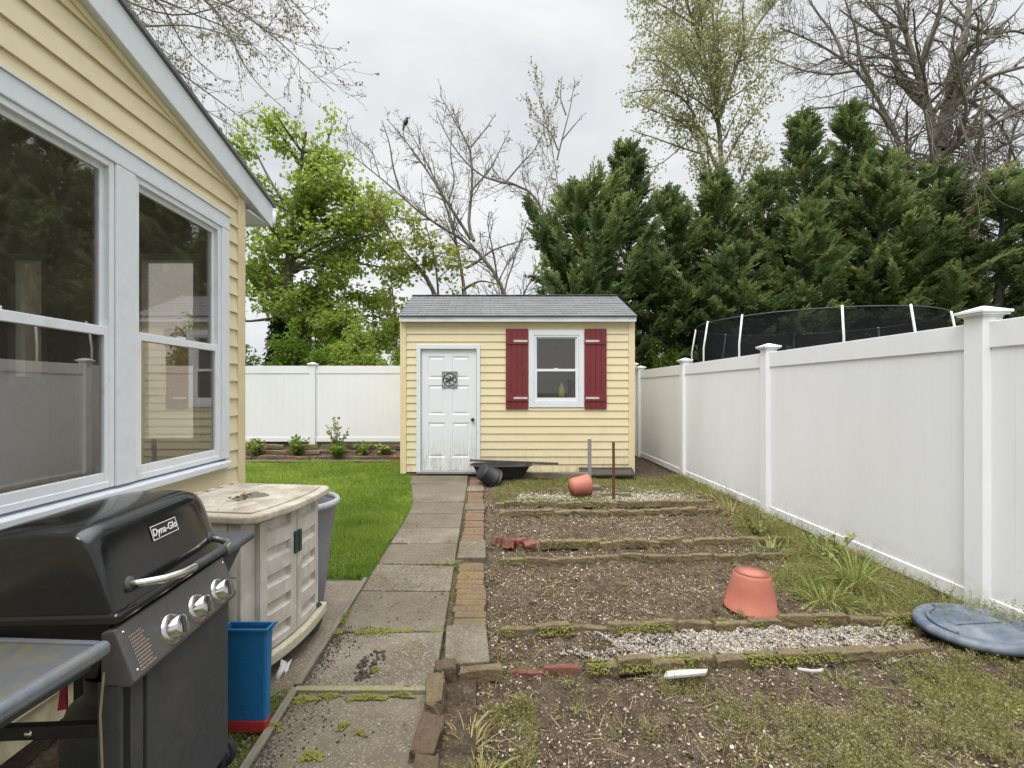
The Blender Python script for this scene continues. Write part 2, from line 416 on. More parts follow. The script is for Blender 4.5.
M['cart'] = weathered('cart_metal', (.046, .049, .056), (.085, .083, .082), .6, 5, .55, 40, .2, bump=.05)
M['cartdark'] = weathered('cart_frame', (.018, .018, .019), (.04, .036, .03), .5, 8, .5)
def panel_mat():
    t = NT('grill_panel'); p = t.pos(); n = t.noise(p, 9, 7, .7, .4); f = t.noise(p, 70, 4, .7)
    c = t.mix(t.ramp(n, [(.48, (0, 0, 0)), (.72, (.55, .55, .55))]), (.105, .105, .11), (.21, .165, .12))
    c = t.mix(t.ramp(f, [(.5, (0, 0, 0)), (.8, (.2, .2, .2))]), c, (.2, .18, .15))
    t.bsdf(c, .42, .35, None, .5); return t.m
M['panel'] = panel_mat()
def shelf_mat():
    t = NT('grill_shelf'); p = t.pos(); n = t.noise(t.scaled(p, (1, .5, 1)), 6, 7, .7, .5); f = t.noise(p, 45, 5, .75)
    c = t.mix(t.ramp(n, [(.40, (0, 0, 0)), (.60, (.9, .9, .9))]), (.10, .105, .115), (.175, .155, .075))
    c = t.mix(t.ramp(f, [(.60, (0, 0, 0)), (.74, (.6, .6, .6))]), c, (.30, .28, .20))
    t.bsdf(c, .55, 0, t.bump(f, .1, .004), .4); return t.m
M['shelf'] = shelf_mat()
M['shelfrim'] = weathered('shelf_rim', (.135, .15, .175), (.20, .185, .14), .7, 9, .5, 50, .15)
M['shelfclean'] = weathered('side_shelf', (.060, .066, .075), (.11, .11, .11), .5, 7, .5, 50, .15)
M['chrome'] = weathered('chrome', (.62, .61, .59), (.35, .31, .26), .5, 25, .2, metal=1, finev=.1)
M['white'] = plain('white_marking', (.75, .75, .74), .5)
M['ink'] = plain('label_ink', (.30, .23, .17), .7)
M['box'] = weathered('storage_resin', (.60, .56, .505), (.33, .28, .215), .85, 5, .65, 30, .07, bump=.12, bscale=80, lo=.42, hi=.72, stretch=(1, 1, .6))
M['lid'] = weathered('storage_lid', (.57, .515, .43), (.31, .25, .17), .9, 6, .7, 35, .12, bump=.25, bscale=60, lo=.42, hi=.66)
M['boxbase'] = weathered('storage_base', (.52, .47, .35), (.30, .28, .15), .7, 6, .75, 30, .1, bump=.2)
M['greenplastic'] = plain('green_plastic', (.022, .06, .045), .5)
M['greyplastic'] = weathered('grey_plastic', (.235, .25, .275), (.15, .15, .15), .5, 4, .45, 30, .05)
M['greyrim'] = weathered('grey_rim', (.38, .395, .42), (.3, .3, .3), .4, 6, .45)
M['blue'] = weathered('blue_plastic', (.012, .14, .34), (.03, .10, .20), .6, 5, .5, 60, .12, bump=.3, bscale=60)
M['redplastic'] = weathered('red_plastic', (.36, .03, .03), (.2, .05, .04), .5, 8, .5)
M['terracotta'] = weathered('pot_plastic', (.43, .135, .09), (.40, .20, .15), .6, 7, .6, 40, .06, lo=.4)
M['bluelid'] = weathered('blue_grey_plastic', (.085, .112, .155), (.27, .28, .29), .85, 6, .5, 40, .12)
M['black'] = plain('black_plastic', (.016, .016, .018), .5)
M['rubber'] = plain('rubber', (.02, .02, .02), .8)
M['steel'] = weathered('galvanised', (.45, .46, .47), (.25, .24, .23), .5, 8, .4, metal=.7)
M['postgrey'] = weathered('grey_stake', (.26, .25, .24), (.15, .13, .11), .6, 8, .8)
M['rust'] = weathered('rusty_iron', (.115, .045, .028), (.20, .09, .05), .6, 12, .9, bump=.4)
M['oldwood'] = weathered('old_wood', (.19, .165, .125), (.10, .09, .05), .7, 8, .9, 60, .25, bump=.5, bscale=40, stretch=(1, .15, 1))
M['mosswood'] = weathered('mossy_wood', (.23, .20, .13), (.20, .20, .05), .7, 6, .9, 60, .25, bump=.5)
M['board'] = weathered('dark_board', (.07, .062, .052), (.12, .10, .08), .6, 5, .8)
M['cord'] = plain('cord', (.28, .22, .13), .9)
M['redcloth'] = plain('red_cloth', (.32, .02, .05), .8)
M['paper'] = plain('white_scrap', (.42, .40, .375), .6)
M['threshold'] = concrete_mat('foundation', (.17, .15, .12), .4)
def net_mat():
    t = NT('net'); tr = t.n('ShaderNodeBsdfTransparent'); df = t.n('ShaderNodeBsdfDiffuse'); df.inputs['Color'].default_value = (.022, .023, .027, 1)
    mx = t.n('ShaderNodeMixShader'); nz = t.noise(t.pos(), 1.2, 4)
    t.l(t.math('ADD', .46, t.math('MULTIPLY', nz, .35)), mx.inputs[0]); t.l(tr.outputs[0], mx.inputs[1]); t.l(df.outputs[0], mx.inputs[2])
    t.l(mx.outputs[0], t.out.inputs['Surface']); return t.m
M['net'] = net_mat()
M['bottle'] = plain('yellow_bottle', (.42, .38, .08), .4)

# ------------------------------------------------------------------ building helpers
def siding(mb, fn, u0, u1, v0, v1, openings, course=.125, top=None, lip=.015):
    c0 = v0
    while c0 < v1 - 1e-6:
        c1 = min(c0 + course, v1)
        bp = {c0, c1}
        for (a, b, lo, hi) in openings:
            for e in (lo, hi):
                if c0 < e < c1: bp.add(e)
        if top:
            vk = top(None, u1)
            if c0 < vk < c1: bp.add(vk)
        bp = sorted(bp)
        of = lambda v: .003 + lip * (1 - (v - c0) / course)
        for a, b in zip(bp[:-1], bp[1:]):
            mid = (a + b) / 2
            segs = [(u0, u1)]
            for (oa, ob, lo, hi) in openings:
                if lo < mid < hi:
                    ns = []
                    for s, e in segs:
                        if ob <= s or oa >= e: ns.append((s, e)); continue
                        if oa > s: ns.append((s, oa))
                        if ob < e: ns.append((ob, e))
                    segs = ns
            for s, e in segs:
                ea = min(e, top(a, None)) if top else e
                eb = min(e, top(b, None)) if top else e
                if ea - s < .01: continue
                eb = max(eb, s + .001)
                mb.add([fn(s, a, of(a)), fn(ea, a, of(a)), fn(eb, b, of(b)), fn(s, b, of(b))], [(0, 1, 2, 3)])
                if a == c0:
                    mb.add([fn(s, a, of(a)), fn(ea, a, of(a)), fn(ea, a + .002, -.004), fn(s, a + .002, -.004)], [(3, 2, 1, 0)])
        c0 = c1
    return mb

def fbox(mb, fn, u0, u1, v0, v1, o0, o1):
    vs = [fn(u0, v0, o0), fn(u1, v0, o0), fn(u1, v1, o0), fn(u0, v1, o0), fn(u0, v0, o1), fn(u1, v0, o1), fn(u1, v1, o1), fn(u0, v1, o1)]
    mb.add(vs, [(0, 3, 2, 1), (4, 5, 6, 7), (0, 1, 5, 4), (1, 2, 6, 5), (2, 3, 7, 6), (3, 0, 4, 7)]); return mb

def ring(mb, fn, u0, u1, v0, v1, w, o0, o1, wt=None, wb=None):
    wt = wt or w; wb = wb or w
    fbox(mb, fn, u0, u0 + w, v0, v1, o0, o1); fbox(mb, fn, u1 - w, u1, v0, v1, o0, o1)
    fbox(mb, fn, u0 + w, u1 - w, v0, v0 + wb, o0, o1); fbox(mb, fn, u0 + w, u1 - w, v1 - wt, v1, o0, o1); return mb

def sheet_open(mb, fn, u0, u1, v0, v1, openings, o):
    us = sorted({u0, u1, *[x for a in openings for x in a[:2]]}); vs = sorted({v0, v1, *[x for a in openings for x in a[2:]]})
    for a, b in zip(us[:-1], us[1:]):
        for c, d in zip(vs[:-1], vs[1:]):
            mu, mv = (a + b) / 2, (c + d) / 2
            if any(q[0] < mu < q[1] and q[2] < mv < q[3] for q in openings): continue
            mb.add([fn(a, c, o), fn(b, c, o), fn(b, d, o), fn(a, d, o)], [(0, 1, 2, 3)])
    return mb

def hung_window(parent, fn, u0, u1, v0, v1, vm, gm, name='window', fw=.030, depth=.030):
    """double-hung window: frame > two sashes, two panes"""
    w = ring(MB(), fn, u0, u1, v0, v1, fw, -depth, .022).build(name, M['frame'], parent, bevel=.004)
    a0, a1 = u0 + fw - .004, u1 - fw + .004
    b0, b1 = v0 + fw - .004, v1 - fw + .004
    sw = .026
    ring(MB(), fn, a0, a1, vm - .02, b1, sw, -depth + .004, -.006, wb=.04).build('sash', M['frame'], w, bevel=.003)
    ring(MB(), fn, a0, a1, b0, vm + .021, sw, -.005, .017, wt=.042, wb=.045).build('sash', M['frame'], w, bevel=.003)
    fbox(MB(), fn, a0 + sw - .004, a1 - sw + .004, vm + .015, b1 - sw + .004, -.017, -.013).build('pane', gm, w)
    fbox(MB(), fn, a0 + sw - .004, a1 - sw + .004, b0 + .041, vm - .017, -.001, .004).build('pane', gm, w)
    fbox(MB(), fn, (a0 + a1) / 2 - .03, (a0 + a1) / 2 + .03, vm + .0215, vm + .034, -.004, .015).build('latch', M['frame'], w)
    return w

# ------------------------------------------------------------------ the house
HX = -1.8; HY = 3.46
def hf(u, v, o): return (HX + o, u, v)
def build_house():
    h = thing('house', 'yellow clapboard house with white framed windows and a low gable roof beside the patio', 'house', (-4.4, 0.2, 0))
    def top(v, u):
        if v is None: return 2.68 + .227 * (3.81 - u)
        return 3.81 - (v - 2.68) / .227
    ops = [(1.20, 3.24, .90, 2.55)]
    mb = siding(MB(), hf, -3.0, HY, .052, 3.75, ops, .118, top)
    mb.build('wall', M['siding'], h)
    mb = MB(); bf = lambda u, v, o: (u, HY + o, v)
    siding(mb, bf, -7.0, HX, .17, 2.62, [(-2.52, -2.06, 1.02, 2.36), (-3.40, -3.12, 1.45, 2.36)], .118)
    mb.build('wall', M['siding'], h)
    MB().box(-7.0, HX - .012, -3.0, HY - .012, -.1, .06).build('foundation', M['threshold'], h)
    # room behind the windows
    mb = MB()
    sheet_open(mb, hf, -2.9, HY - .06, .3, 2.66, ops, -.075)
    sheet_open(mb, lambda u, v, o: (u, HY - .06, v), -5.2, HX - .075, .3, 2.66, [(-2.52, -2.06, 1.02, 2.36), (-3.40, -3.12, 1.45, 2.36)], 0)
    mb.add([(-5.2, -2.9, .3), (-5.2, HY - .06, .3), (-5.2, HY - .06, 2.66), (-5.2, -2.9, 2.66)], [(0, 1, 2, 3)])
    mb.add([(-5.2, -2.9, .3), (HX - .075, -2.9, .3), (HX - .075, -2.9, 2.66), (-5.2, -2.9, 2.66)], [(0, 1, 2, 3)])
    mb.add([(-5.2, -2.9, 2.66), (HX - .075, -2.9, 2.66), (HX - .075, HY - .06, 2.66), (-5.2, HY - .06, 2.66)], [(0, 1, 2, 3)])
    mb.build('interior_wall', M['room'], h)
    MB().add([(-5.2, -2.9, .3), (HX - .075, -2.9, .3), (HX - .075, HY - .06, .3), (-5.2, HY - .06, .3)], [(0, 1, 2, 3)]).build('interior_floor', M['roomfloor'], h)
    # reveals between wall and room
    mb = MB()
    for y in (1.20, 3.24): mb.add([(HX, y, .90), (HX - .075, y, .90), (HX - .075, y, 2.55), (HX, y, 2.55)], [(0, 1, 2, 3)])
    for z in (.90, 2.55): mb.add([(HX, 1.20, z), (HX - .075, 1.20, z), (HX - .075, 3.24, z), (HX, 3.24, z)], [(0, 1, 2, 3)])
    mb.build('window_reveal', M['frame'], h)
    # rear window with a pane
    rf = lambda u, v, o: (u, HY + o, v)
    w = ring(MB(), rf, -2.52, -2.06, 1.02, 2.36, .05, -.05, .02).build('window', M['frame'], h)
    fbox(MB(), rf, -2.475, -2.105, 1.065, 2.315, -.02, -.014).build('pane', M['glass'], w)
    w = ring(MB(), rf, -3.40, -3.12, 1.45, 2.36, .05, -.05, .02).build('window', M['frame'], h)
    fbox(MB(), rf, -3.355, -3.165, 1.495, 2.315, -.02, -.014).build('pane', M['glass'], w)
    for q in ((-3.0, -2.8), (-4.1, -3.95)): MB().box(*q, 3.28, 3.39, .31, 2.64).build('interior_post', M['oldwood'], h)
    # casing around the pair of windows
    mb = MB()
    fbox(mb, hf, 1.10, 3.258, 2.465, 2.556, .0, .032)
    fbox(mb, hf, 3.168, 3.258, .955, 2.465, .0, .030); fbox(mb, hf, 1.10, 1.19, .955, 2.465, .0, .030)
    fbox(mb, hf, 2.283, 2.408, .955, 2.465, -.05, .030)
    mb.build('window_casing', M['trim'], h, bevel=.005)
    mb = MB(); fbox(mb, hf, 1.09, 3.265, 2.556, 2.565, .0, .040); mb.build('drip_cap', M['trim'], h)
    mb = MB(); mb.prism([(HX - .06, .955), (HX + .052, .935), (HX + .052, .900), (HX, .895), (HX - .06, .90)], 'y', 1.10, 3.245); mb.build('sill', M['trim'], h, bevel=.004)
    hung_window(h, hf, 2.410, 3.166, .955, 2.465, 1.675, M['glass'])
    hung_window(h, hf, 1.192, 2.281, .955, 2.465, 1.675, M['glass'])
    # corner board
    MB().box(HX - .05, HX + .022, HY - .075, HY + .02, 
              .12, 2.755).build('corner_trim', M['siding_trim'], h, bevel=.004)
    # rake: frieze, soffit, fascia, drip edge
    zt = lambda y: 2.845 + .227 * (3.81 - y)
    yr = -.4
    def slope_box(x0, x1, y0, y1, d0, d1):
        return MB().add([(x0, y0, zt(y0) + d0), (x1, y0, zt(y0) + d0), (x1, y1, zt(y1) + d0), (x0, y1, zt(y1) + d0),
                         (x0, y0, zt(y0) + d1), (x1, y0, zt(y0) + d1), (x1, y1, zt(y1) + d1), (x0, y1, zt(y1) + d1)],
                        [(0, 3, 2, 1), (4, 5, 6, 7), (0, 1, 5, 4), (1, 2, 6, 5), (2, 3, 7, 6), (3, 0, 4, 7)])
    slope_box(HX + .001, HX + .026, yr, HY - .08, -.205, -.172).build('frieze', M['siding_trim'], h, bevel=.003)
    slope_box(HX - .02, -1.757, yr, 3.80, -.170, -.150).build('soffit', M['trim'], h)
    slope_box(-1.755, -1.735, yr, 3.81, -.172, -.004).build('fascia', M['trim'], h, bevel=.003)
    slope_box(-7.2, -1.718, yr, 3.84, .0, .022).build('roof', M['shingle'], h)
    MB().add([(-7.2, yr, zt(yr)), (-1.718, yr, zt(yr)), (-1.718, -4.4, zt(3.6)), (-7.2, -4.4, zt(3.6)), (-7.2, yr, zt(yr) + .022), (-1.718, yr, zt(yr) + .022), (-1.718, -4.4, zt(3.6) + .022), (-7.2, -4.4, zt(3.6) + .022)],
             [(0, 3, 2, 1), (4, 5, 6, 7), (0, 1, 5, 4), (1, 2, 6, 5), (2, 3, 7, 6), (3, 0, 4, 7)]).build('roof', M['shingle'], h)
    MB().box(-7.2, -1.757, 3.785, 3.808, 2.68, 2.838).box(-7.0, -1.76, HY + .03, 3.784, 2.685, 2.70).build('eave', M['trim'], h)
    mb = MB(); mb.prism([(3.812, 2.72), (3.89, 2.735), (3.915, 2.835), (3.90, 2.835), (3.88, 2.75), (3.812, 2.735)], 'x', -7.2, -1.75); mb.build('gutter', M['trim'], h)
    return h
build_house()

# ------------------------------------------------------------------ the shed
SY = 8.1; SX0, SX1 = -1.545, 2.29; SZ = .04
def sf(u, v, o): return (u, SY - o, v)
def build_shed():
    s = thing('garden_shed', 'small yellow clapboard shed with grey shingle roof and red shutters at the path end', 'shed', ((SX0 + SX1) / 2, SY + 1.15, 0))
    D = 2.3
    door = (-1.27, -.275, -.2, 2.13); win = (.58, 1.45, 1.15, 2.39)
    mb = siding(MB(), sf, SX0, SX1, SZ + .02, 2.60, [door, win], .127)
    mb.build('wall', M['siding'], s)
    zr = 3.15; yr = SY + 1.2
    def sidewall(x, sg):
        mb = MB(); f = lambda u, v, o: (x + sg * o, u, v)
        c = SZ + .02
        while c < zr:
            v = c + .127
            def lim(z): return max(0.0, 1.2 - max(0, (z - 2.56)) / (zr - 2.56) * 1.2)
            for a, b in [(c, v)]:
                la, lb = lim(a), lim(b)
                if la < .02: continue
                mb.add([f(yr - la, a, .017), f(yr + la, a, .017), f(yr + lb, b, .003), f(yr - lb, b, .003)], [(0, 1, 2, 3)])
                mb.add([f(yr - la, a, .017), f(yr + la, a, .017), f(yr + la, a + .002, -.003), f(yr - la, a + .002, -.003)], [(0, 1, 2, 3)])
            c = v
        mb.build('wall', M['siding'], s)
    sidewall(SX1, 1); sidewall(SX0, -1)
    siding(MB(), lambda u, v, o: (u, SY + 2.4 + o, v), SX0, SX1, SZ + .02, 2.6, [], .127).build('wall', M['siding'], s)
    # inner lining (dark room)
    mb = MB()
    sheet_open(mb, sf, SX0 + .02, SX1 - .02, .03, 2.6, [door, win], -.06)
    for x in (SX0 + .05, SX1 - .05): mb.add([(x, SY + .06, .03), (x, SY + 2.3, .03), (x, SY + 2.3, 2.6), (x, SY + .06, 2.6)], [(0, 1, 2, 3)])
    mb.add([(SX0 + .05, SY + 2.3, .03), (SX1 - .05, SY + 2.3, .03), (SX1 - .05, SY + 2.3, 2.6), (SX0 + .05, SY + 2.3, 2.6)], [(0, 1, 2, 3)])
    mb.add([(SX0 + .05, SY + .06, 2.6), (SX1 - .05, SY + .06, 2.6), (SX1 - .05, SY + 2.3, 2.6), (SX0 + .05, SY + 2.3, 2.6)], [(0, 1, 2, 3)])
    mb.add([(SX0 + .05, SY + .06, .06), (SX1 - .05, SY + .06, .06), (SX1 - .05, SY + 2.3, .06), (SX0 + .05, SY + 2.3, .06)], [(0, 1, 2, 3)])
    mb.build('interior_wall', M['room'], s)
    MB().box(SX0 + .02, SX1 - .02, SY - .004, SY + 2.38, -.1, SZ + .03).build('foundation', M['threshold'], s)
    for x0, x1 in ((SX0 - .025, SX0 + .075), (SX1 - .075, SX1 + .025)):
        MB().box(x0, x1, SY - .027, SY + .06, SZ - .01, 2.60).build('corner_trim', M['siding_trim'], s, bevel=.004)
    fbox(MB(), sf, SX0 + .077, SX1 - .077, 2.505, 2.60, .019, .025).build('frieze', M['siding_trim'], s)
    # roof
    for sg in (-1, 1):
        y0 = yr + sg * 1.34; z0 = 2.615
        mb = MB(); n = 11; x0, x1 = SX0 - .025, SX1 + .025
        rg = np.random.default_rng(3 + sg)
        for k in range(n):
            t0 = k / n; t1 = min(1, (k + 1.25) / n)
            ya, za = y0 + (yr - y0) * t0, z0 + (zr + .05 - z0) * t0
            yb, zb = y0 + (yr - y0) * t1, z0 + (zr + .05 - z0) * t1
            m = 26
            for q in range(m):
                xa = x0 + (x1 - x0) * q / m; xb = x0 + (x1 - x0) * (q + 1) / m - .003
                j = rg.uniform(0, .012)
                mb.add([(xa, ya - sg * -j, za + .026), (xb, ya - sg * -j, za + .026), (xb, yb, zb + .012), (xa, yb, zb + .012),
                        (xa, ya - sg * -j, za + .004), (xb, ya - sg * -j, za + .004)], [(0, 1, 2, 3), (4, 5, 1, 0)])
            mb.add([(x0, ya, za), (x1, ya, za), (x1, yb, zb), (x0, yb, zb)], [(0, 1, 2, 3)])
        rf = mb.build('roof', M['shingle'], s)
        if sg == -1:
            mb = MB()
            for q in range(14):
                xa = x0 + (x1 - x0) * q / 14
                mb.box(xa, xa + (x1 - x0) / 14 - .004, yr - .09, yr + .09, zr + .058 + .003 * (q % 2), zr + .068 + .003 * (q % 2))
            mb.build('ridge_cap', M['shingle'], rf)
    for sg in (-1, 1):
        yb = yr + sg * 1.315
        MB().box(SX0 - .02, SX1 + .02, min(yb, yb + .02), max(yb, yb + .02), 2.535, 2.612).build('fascia', M['trim'], s, bevel=.003)
    MB().box(SX0 - .018, SX1 + .018, SY - .09, SY - .028, 2.572, 2.585).build('soffit', M['trim'], s)
    for x in (SX0 - .022, SX1 - .003):
        for sg in (-1, 1):
            ya = yr + sg * 1.318
            mb = MB()
            mb.add([(x, ya, 2.54), (x + .025, ya, 2.54), (x + .025, yr, zr - .03), (x, yr, zr - .03), (x, ya, 2.613), (x + .025, ya, 2.613), (x + .025, yr, zr + .046), (x, yr, zr + .046)],
                   [(0, 3, 2, 1), (4, 5, 6, 7), (0, 1, 5, 4), (1, 2, 6, 5), (2, 3, 7, 6), (3, 0, 4, 7)])
            mb.build('rake_board', M['trim'], s)
    # door
    mb = MB()
    fbox(mb, sf, -1.300, -1.232, .06, 2.095, -.06, .036); fbox(mb, sf, -.306, -.245, .06, 2.095, -.06, .036); fbox(mb, sf, -1.300, -.245, 2.095, 2.165, -.06, .036)
    mb.build('door_frame', M['trim'], s, bevel=.004)
    u0, u1, v0, v1 = -1.226, -.312, .075, 2.09
    d = MB(); cu = [u0, u0 + .115, u0 + .40, u0 + .514, u0 + .80, u1]; cv = [v0, v0 + .22, v0 + .80, v0 + .93, v0 + 1.42, v0 + 1.53, v0 + 1.90, v1]
    fl = []
    def face(a, b, c, e, o): d.add([sf(a, c, o), sf(b, c, o), sf(b, e, o), sf(a, e, o)], [(0, 1, 2, 3)])
    def bevelp(a, b, c, e, oa, ob, w):
        A = [(a, c), (b, c), (b, e), (a, e)]; B = [(a + w, c + w), (b - w, c + w), (b - w, e - w), (a + w, e - w)]
        for i in range(4):
            j = (i + 1) % 4
            d.add([sf(*A[i], oa), sf(*A[j], oa), sf(*B[j], ob), sf(*B[i], ob)], [(0, 1, 2, 3)])
        return a + w, b - w, c + w, e - w
    for i in range(5):
        for j in range(7):
            a, b, c, e = cu[i], cu[i + 1], cv[j], cv[j + 1]
            if i in (1, 3) and j in (1, 3, 5):
                q = bevelp(a, b, c, e, -.012, -.022, .016); q = bevelp(*q, -.022, -.022, .012); q = bevelp(*q, -.022, -.014, .022); face(*q, -.014)
            else: face(a, b, c, e, -.012)
    dd = d.build('door', M['door'], s, weld=True)
    MB().lathe([(.0, .062), (.018, .060), (.027, .045), (.022, .030), (.012, .022), (.012, .008), (.030, .006), (.030, 0)], n=20, M=Matrix.Rotation(R(90), 4, 'X'), c=(-.372, SY + .012, .925)).build('knob', M['black'], dd, smooth=True)
    MB().box(-1.30, -.245, SY - .055, SY + .05, .03, .072).build('door_sill', M['steel'], s, bevel=.004)
    # window
    mb = MB(); ring(mb, sf, .558, 1.472, 1.13, 2.41, .085, -.05, .030); mb.build('window_casing', M['trim'], s, bevel=.004)
    hung_window(s, sf, .645, 1.385, 1.217, 2.323, 1.745, M['shedglass'])
    # shutters
    for a, b, sx in ((.178, .548, 1), (1.482, 1.846, -1)):
        mb = MB(); w = (b - a) / 4
        for k in range(4): fbox(mb, sf, a + k * w + .002, a + (k + 1) * w - .002, 1.10, 2.43, .018, .038)
        sh = mb.build('shutter', M['red'], s, bevel=.003)
        for v in (1.285, 2.225):
            fbox(MB(), sf, a + .004, b - .004, v - .055, v + .05, .038, .052).build('batten', M['red'], sh, bevel=.003)
            c0, c1 = (a + .13, b - .012) if sx == 1 else (a + .012, a + .235)
            fbox(MB(), sf, c0, c1, v - .018, v + .016, .052, .058).build('batten_glint', M['glint'], sh)  # thin pale strip, paints the white highlight along the batten
    return s
build_shed()

# plaque on the door
def plaque():
    t = thing('door_plaque', 'square metal plaque with a dragonfly in a ring, hanging on the white shed door', 'plaque', (-.752, SY - .01, 1.46))
    y1 = SY + .002; y0 = SY - .012
    pf = lambda u, v, o: (-.752 + u, SY + .011 - o, 1.59 + v)
    mb = MB(); ring(mb, pf, -.128, .128, -.135, .135, .014, .0, .012); mb.build('frame', M['postgrey'], t)
    def circ(r, w): 
        m = MB(); n = 40
        for k in range(n):
            a, b = 2 * math.pi * k / n, 2 * math.pi * (k + 1) / n
            v = [pf(r * math.cos(a), r * math.sin(a), 0), pf(r * math.cos(b), r * math.sin(b), 0), pf((r - w) * math.cos(b), (r - w) * math.sin(b), 0), pf((r - w) * math.cos(a), (r - w) * math.sin(a), 0)]
            v2 = [(x, y - .012, z) for x, y, z in v]
            m.add(v + v2, [(4, 5, 6, 7), (0, 1, 5, 4), (2, 3, 7, 6)])
        return m
    circ(.112, .014).build('ring', M['cart'], t)
    mb = MB()
    def blob(pts): mb.prism([(-.752 + a, 1.59 + b) for a, b in pts], 'y', SY - .004, SY + .010)
    def petal(cx, cz, L, w, ang):
        pts = []
        for k in range(12):
            a = 2 * math.pi * k / 12; x, z = L * math.cos(a), w * math.sin(a)
            pts.append((cx + x * math.cos(ang) - z * math.sin(ang), cz + x * math.sin(ang) + z * math.cos(ang)))
        blob(pts)
    petal(0, -.01, .080, .010, R(80)); petal(-.042, -.028, .040, .014, R(25)); petal(.042, .028, .042, .014, R(35)); petal(-.035, .012, .034, .011, R(-8)); petal(.036, -.006, .034, .011, R(5))
    mb.build('dragonfly', M['cart'], t)
    mb = MB()
    for a in range(0, 360, 45):
        if a % 90 == 45:
            x, z = .118 * math.cos(R(a)), .118 * math.sin(R(a)); petal(x, z, .03, .006, R(a))
            
    for a in (20, 110, 155, 200, 290, 335):
        x, z = .07 * math.cos(R(a)), .07 * math.sin(R(a)); petal(x, z, .028, .006, R(a + 40))
    mb.build('leaf_tracery', M['postgrey'], t)
plaque()
bt = MB().lathe([(0, 0), (.045, 0), (.05, .02), (.05, .16), (.02, .21), (.018, .25), (0, .25)], c=(1.13, SY + .17, 1.29), n=20)
tag(bt.build('bottle', M['bottle'], smooth=True), 'yellow bottle standing behind the lower pane of the shed window', 'bottle')
tag(MB().box(.60, 1.44, SY + .07, SY + .30, 1.255, 1.288).build('window_shelf', M['oldwood']), 'wooden shelf inside the shed under the window', 'shelf')

# ------------------------------------------------------------------ fences
def post_cap(mb, x, y, z, h=.0635):
    for a, b, c in ((h + .004, 0, .012), (h + .024, .012, .026), (h + .034, .026, .044)): mb.box(x - a, x + a, y - a, y + a, z + b, z + c)
    a = h + .026; b = .012
    mb.add([(x - a, y - a, z + .044), (x + a, y - a, z + .044), (x + a, y + a, z + .044), (x - a, y + a, z + .044), (x - b, y - b, z + .075), (x + b, y - b, z + .075), (x + b, y + b, z + .075), (x - b, y + b, z + .075)],
           [(0, 1, 5, 4), (1, 2, 6, 5), (2, 3, 7, 6), (3, 0, 4, 7), (4, 5, 6, 7)])
def build_fence(label, posts, axis, c, zb, zt, zpost, capz, loc, nb=16):
    f = thing('vinyl_fence', label, 'fence', loc)
    def bx(mb, u0, u1, d0, d1, z0, z1):
        return mb.box(c + d0, c + d1, u0, u1, z0, z1) if axis == 'y' else mb.box(u0, u1, c + d0, c + d1, z0, z1)
    for a, b in zip(posts[:-1], posts[1:]):
        u0, u1 = a + .06, b - .06
        mb = MB(); w = (u1 - u0) / nb
        for k in range(nb): bx(mb, u0 + k * w + .0004, u0 + (k + 1) * w - .0004, -.011, .011, zb + .06, zt - .1)
        bx(mb, u0, u1, -.007, .007, zb + .06, zt - .1)
        pn = mb.build('panel', M['vinyl'], f, bevel=.0009, seg=1)
        bx(MB(), u0, u1, -.024, .024, zt - .165, zt).build('top_rail', M['vinyl'], f, bevel=.004)
        bx(MB(), u0, u1, -.024, .024, zb, zb + .095).build('bottom_rail', M['vinyl'], f, bevel=.004)
    for a in posts:
        x, y = (c, a) if axis == 'y' else (a, c)
        p = MB().box(x - .0635, x + .0635, y - .0635, y + .0635, zpost, capz).build('post', M['vinyl'], f, bevel=.005)
        mb = MB(); post_cap(mb, x, y, capz); mb.build('post_cap', M['vinyl'], p, bevel=.002, seg=1)
    return f
build_fence('tall white vinyl fence running along the garden beds, with flat capped posts', [-4.21, -1.77, .67, 3.11, 5.55, 7.99, 10.43], 'y', 3.11, .01, 1.835, -.1, 1.865, (3.11, 3.1, 0))
build_fence('white vinyl fence standing behind the lawn and the shed', [-13.72, -11.28, -8.84, -6.40, -3.96, -1.52, .92, 3.00], 'x', 10.62, .30, 1.945, .0, 1.95, (-3.96, 10.62, 0))

# ------------------------------------------------------------------ ground
def struct(o): o['kind'] = 'structure'; return o
def grid(x0, x1, y0, y1, st, zf, name, mat):
    nx = int((x1 - x0) / st) + 1; ny = int((y1 - y0) / st) + 1
    xs = np.linspace(x0, x1, nx); ys = np.linspace(y0, y1, ny)
    X, Y = np.meshgrid(xs, ys); Z = zf(X, Y)
    V = np.stack([X, Y, Z], -1).reshape(-1, 3)
    i = np.arange(nx - 1)[None, :] + np.arange(ny - 1)[:, None] * nx
    Fq = np.stack([i, i + 1, i + nx + 1, i + nx], -1).reshape(-1, 4)
    return struct(nmesh(name, V, Fq, mat, smooth=True, origin=(x0, y0, 0)))
struct(MB().add([(-400, -300, -.13), (400, -300, -.13), (400, 600, -.13), (-400, 600, -.13)], [(0, 1, 2, 3)]).build('ground', M['far'], origin=(0, 0, -.13)))
def soil_z(X, Y):
    z = -.045 + .075 * (fbm(X * 2.2, Y * 2.2, 5, 4) - .5) + .055 * (fbm(X * 14, Y * 14, 9, 3) - .5) + .018 * (vnoise(X * 40, Y * 40, 3) - .5)
    z = z + .055 * sstep(2.4, 1.6, Y) * sstep(.2, 1.6, X) * 0.6
    z = z + .03 * sstep(2.2, 3.0, X)
    return z
grid(-.36, 3.20, .9, 8.12, .02, soil_z, 'soil_bed', M['soil'])
grid(-1.6, 3.4, 8.08, 11.2, .06, soil_z, 'soil_bed', M['soil'])
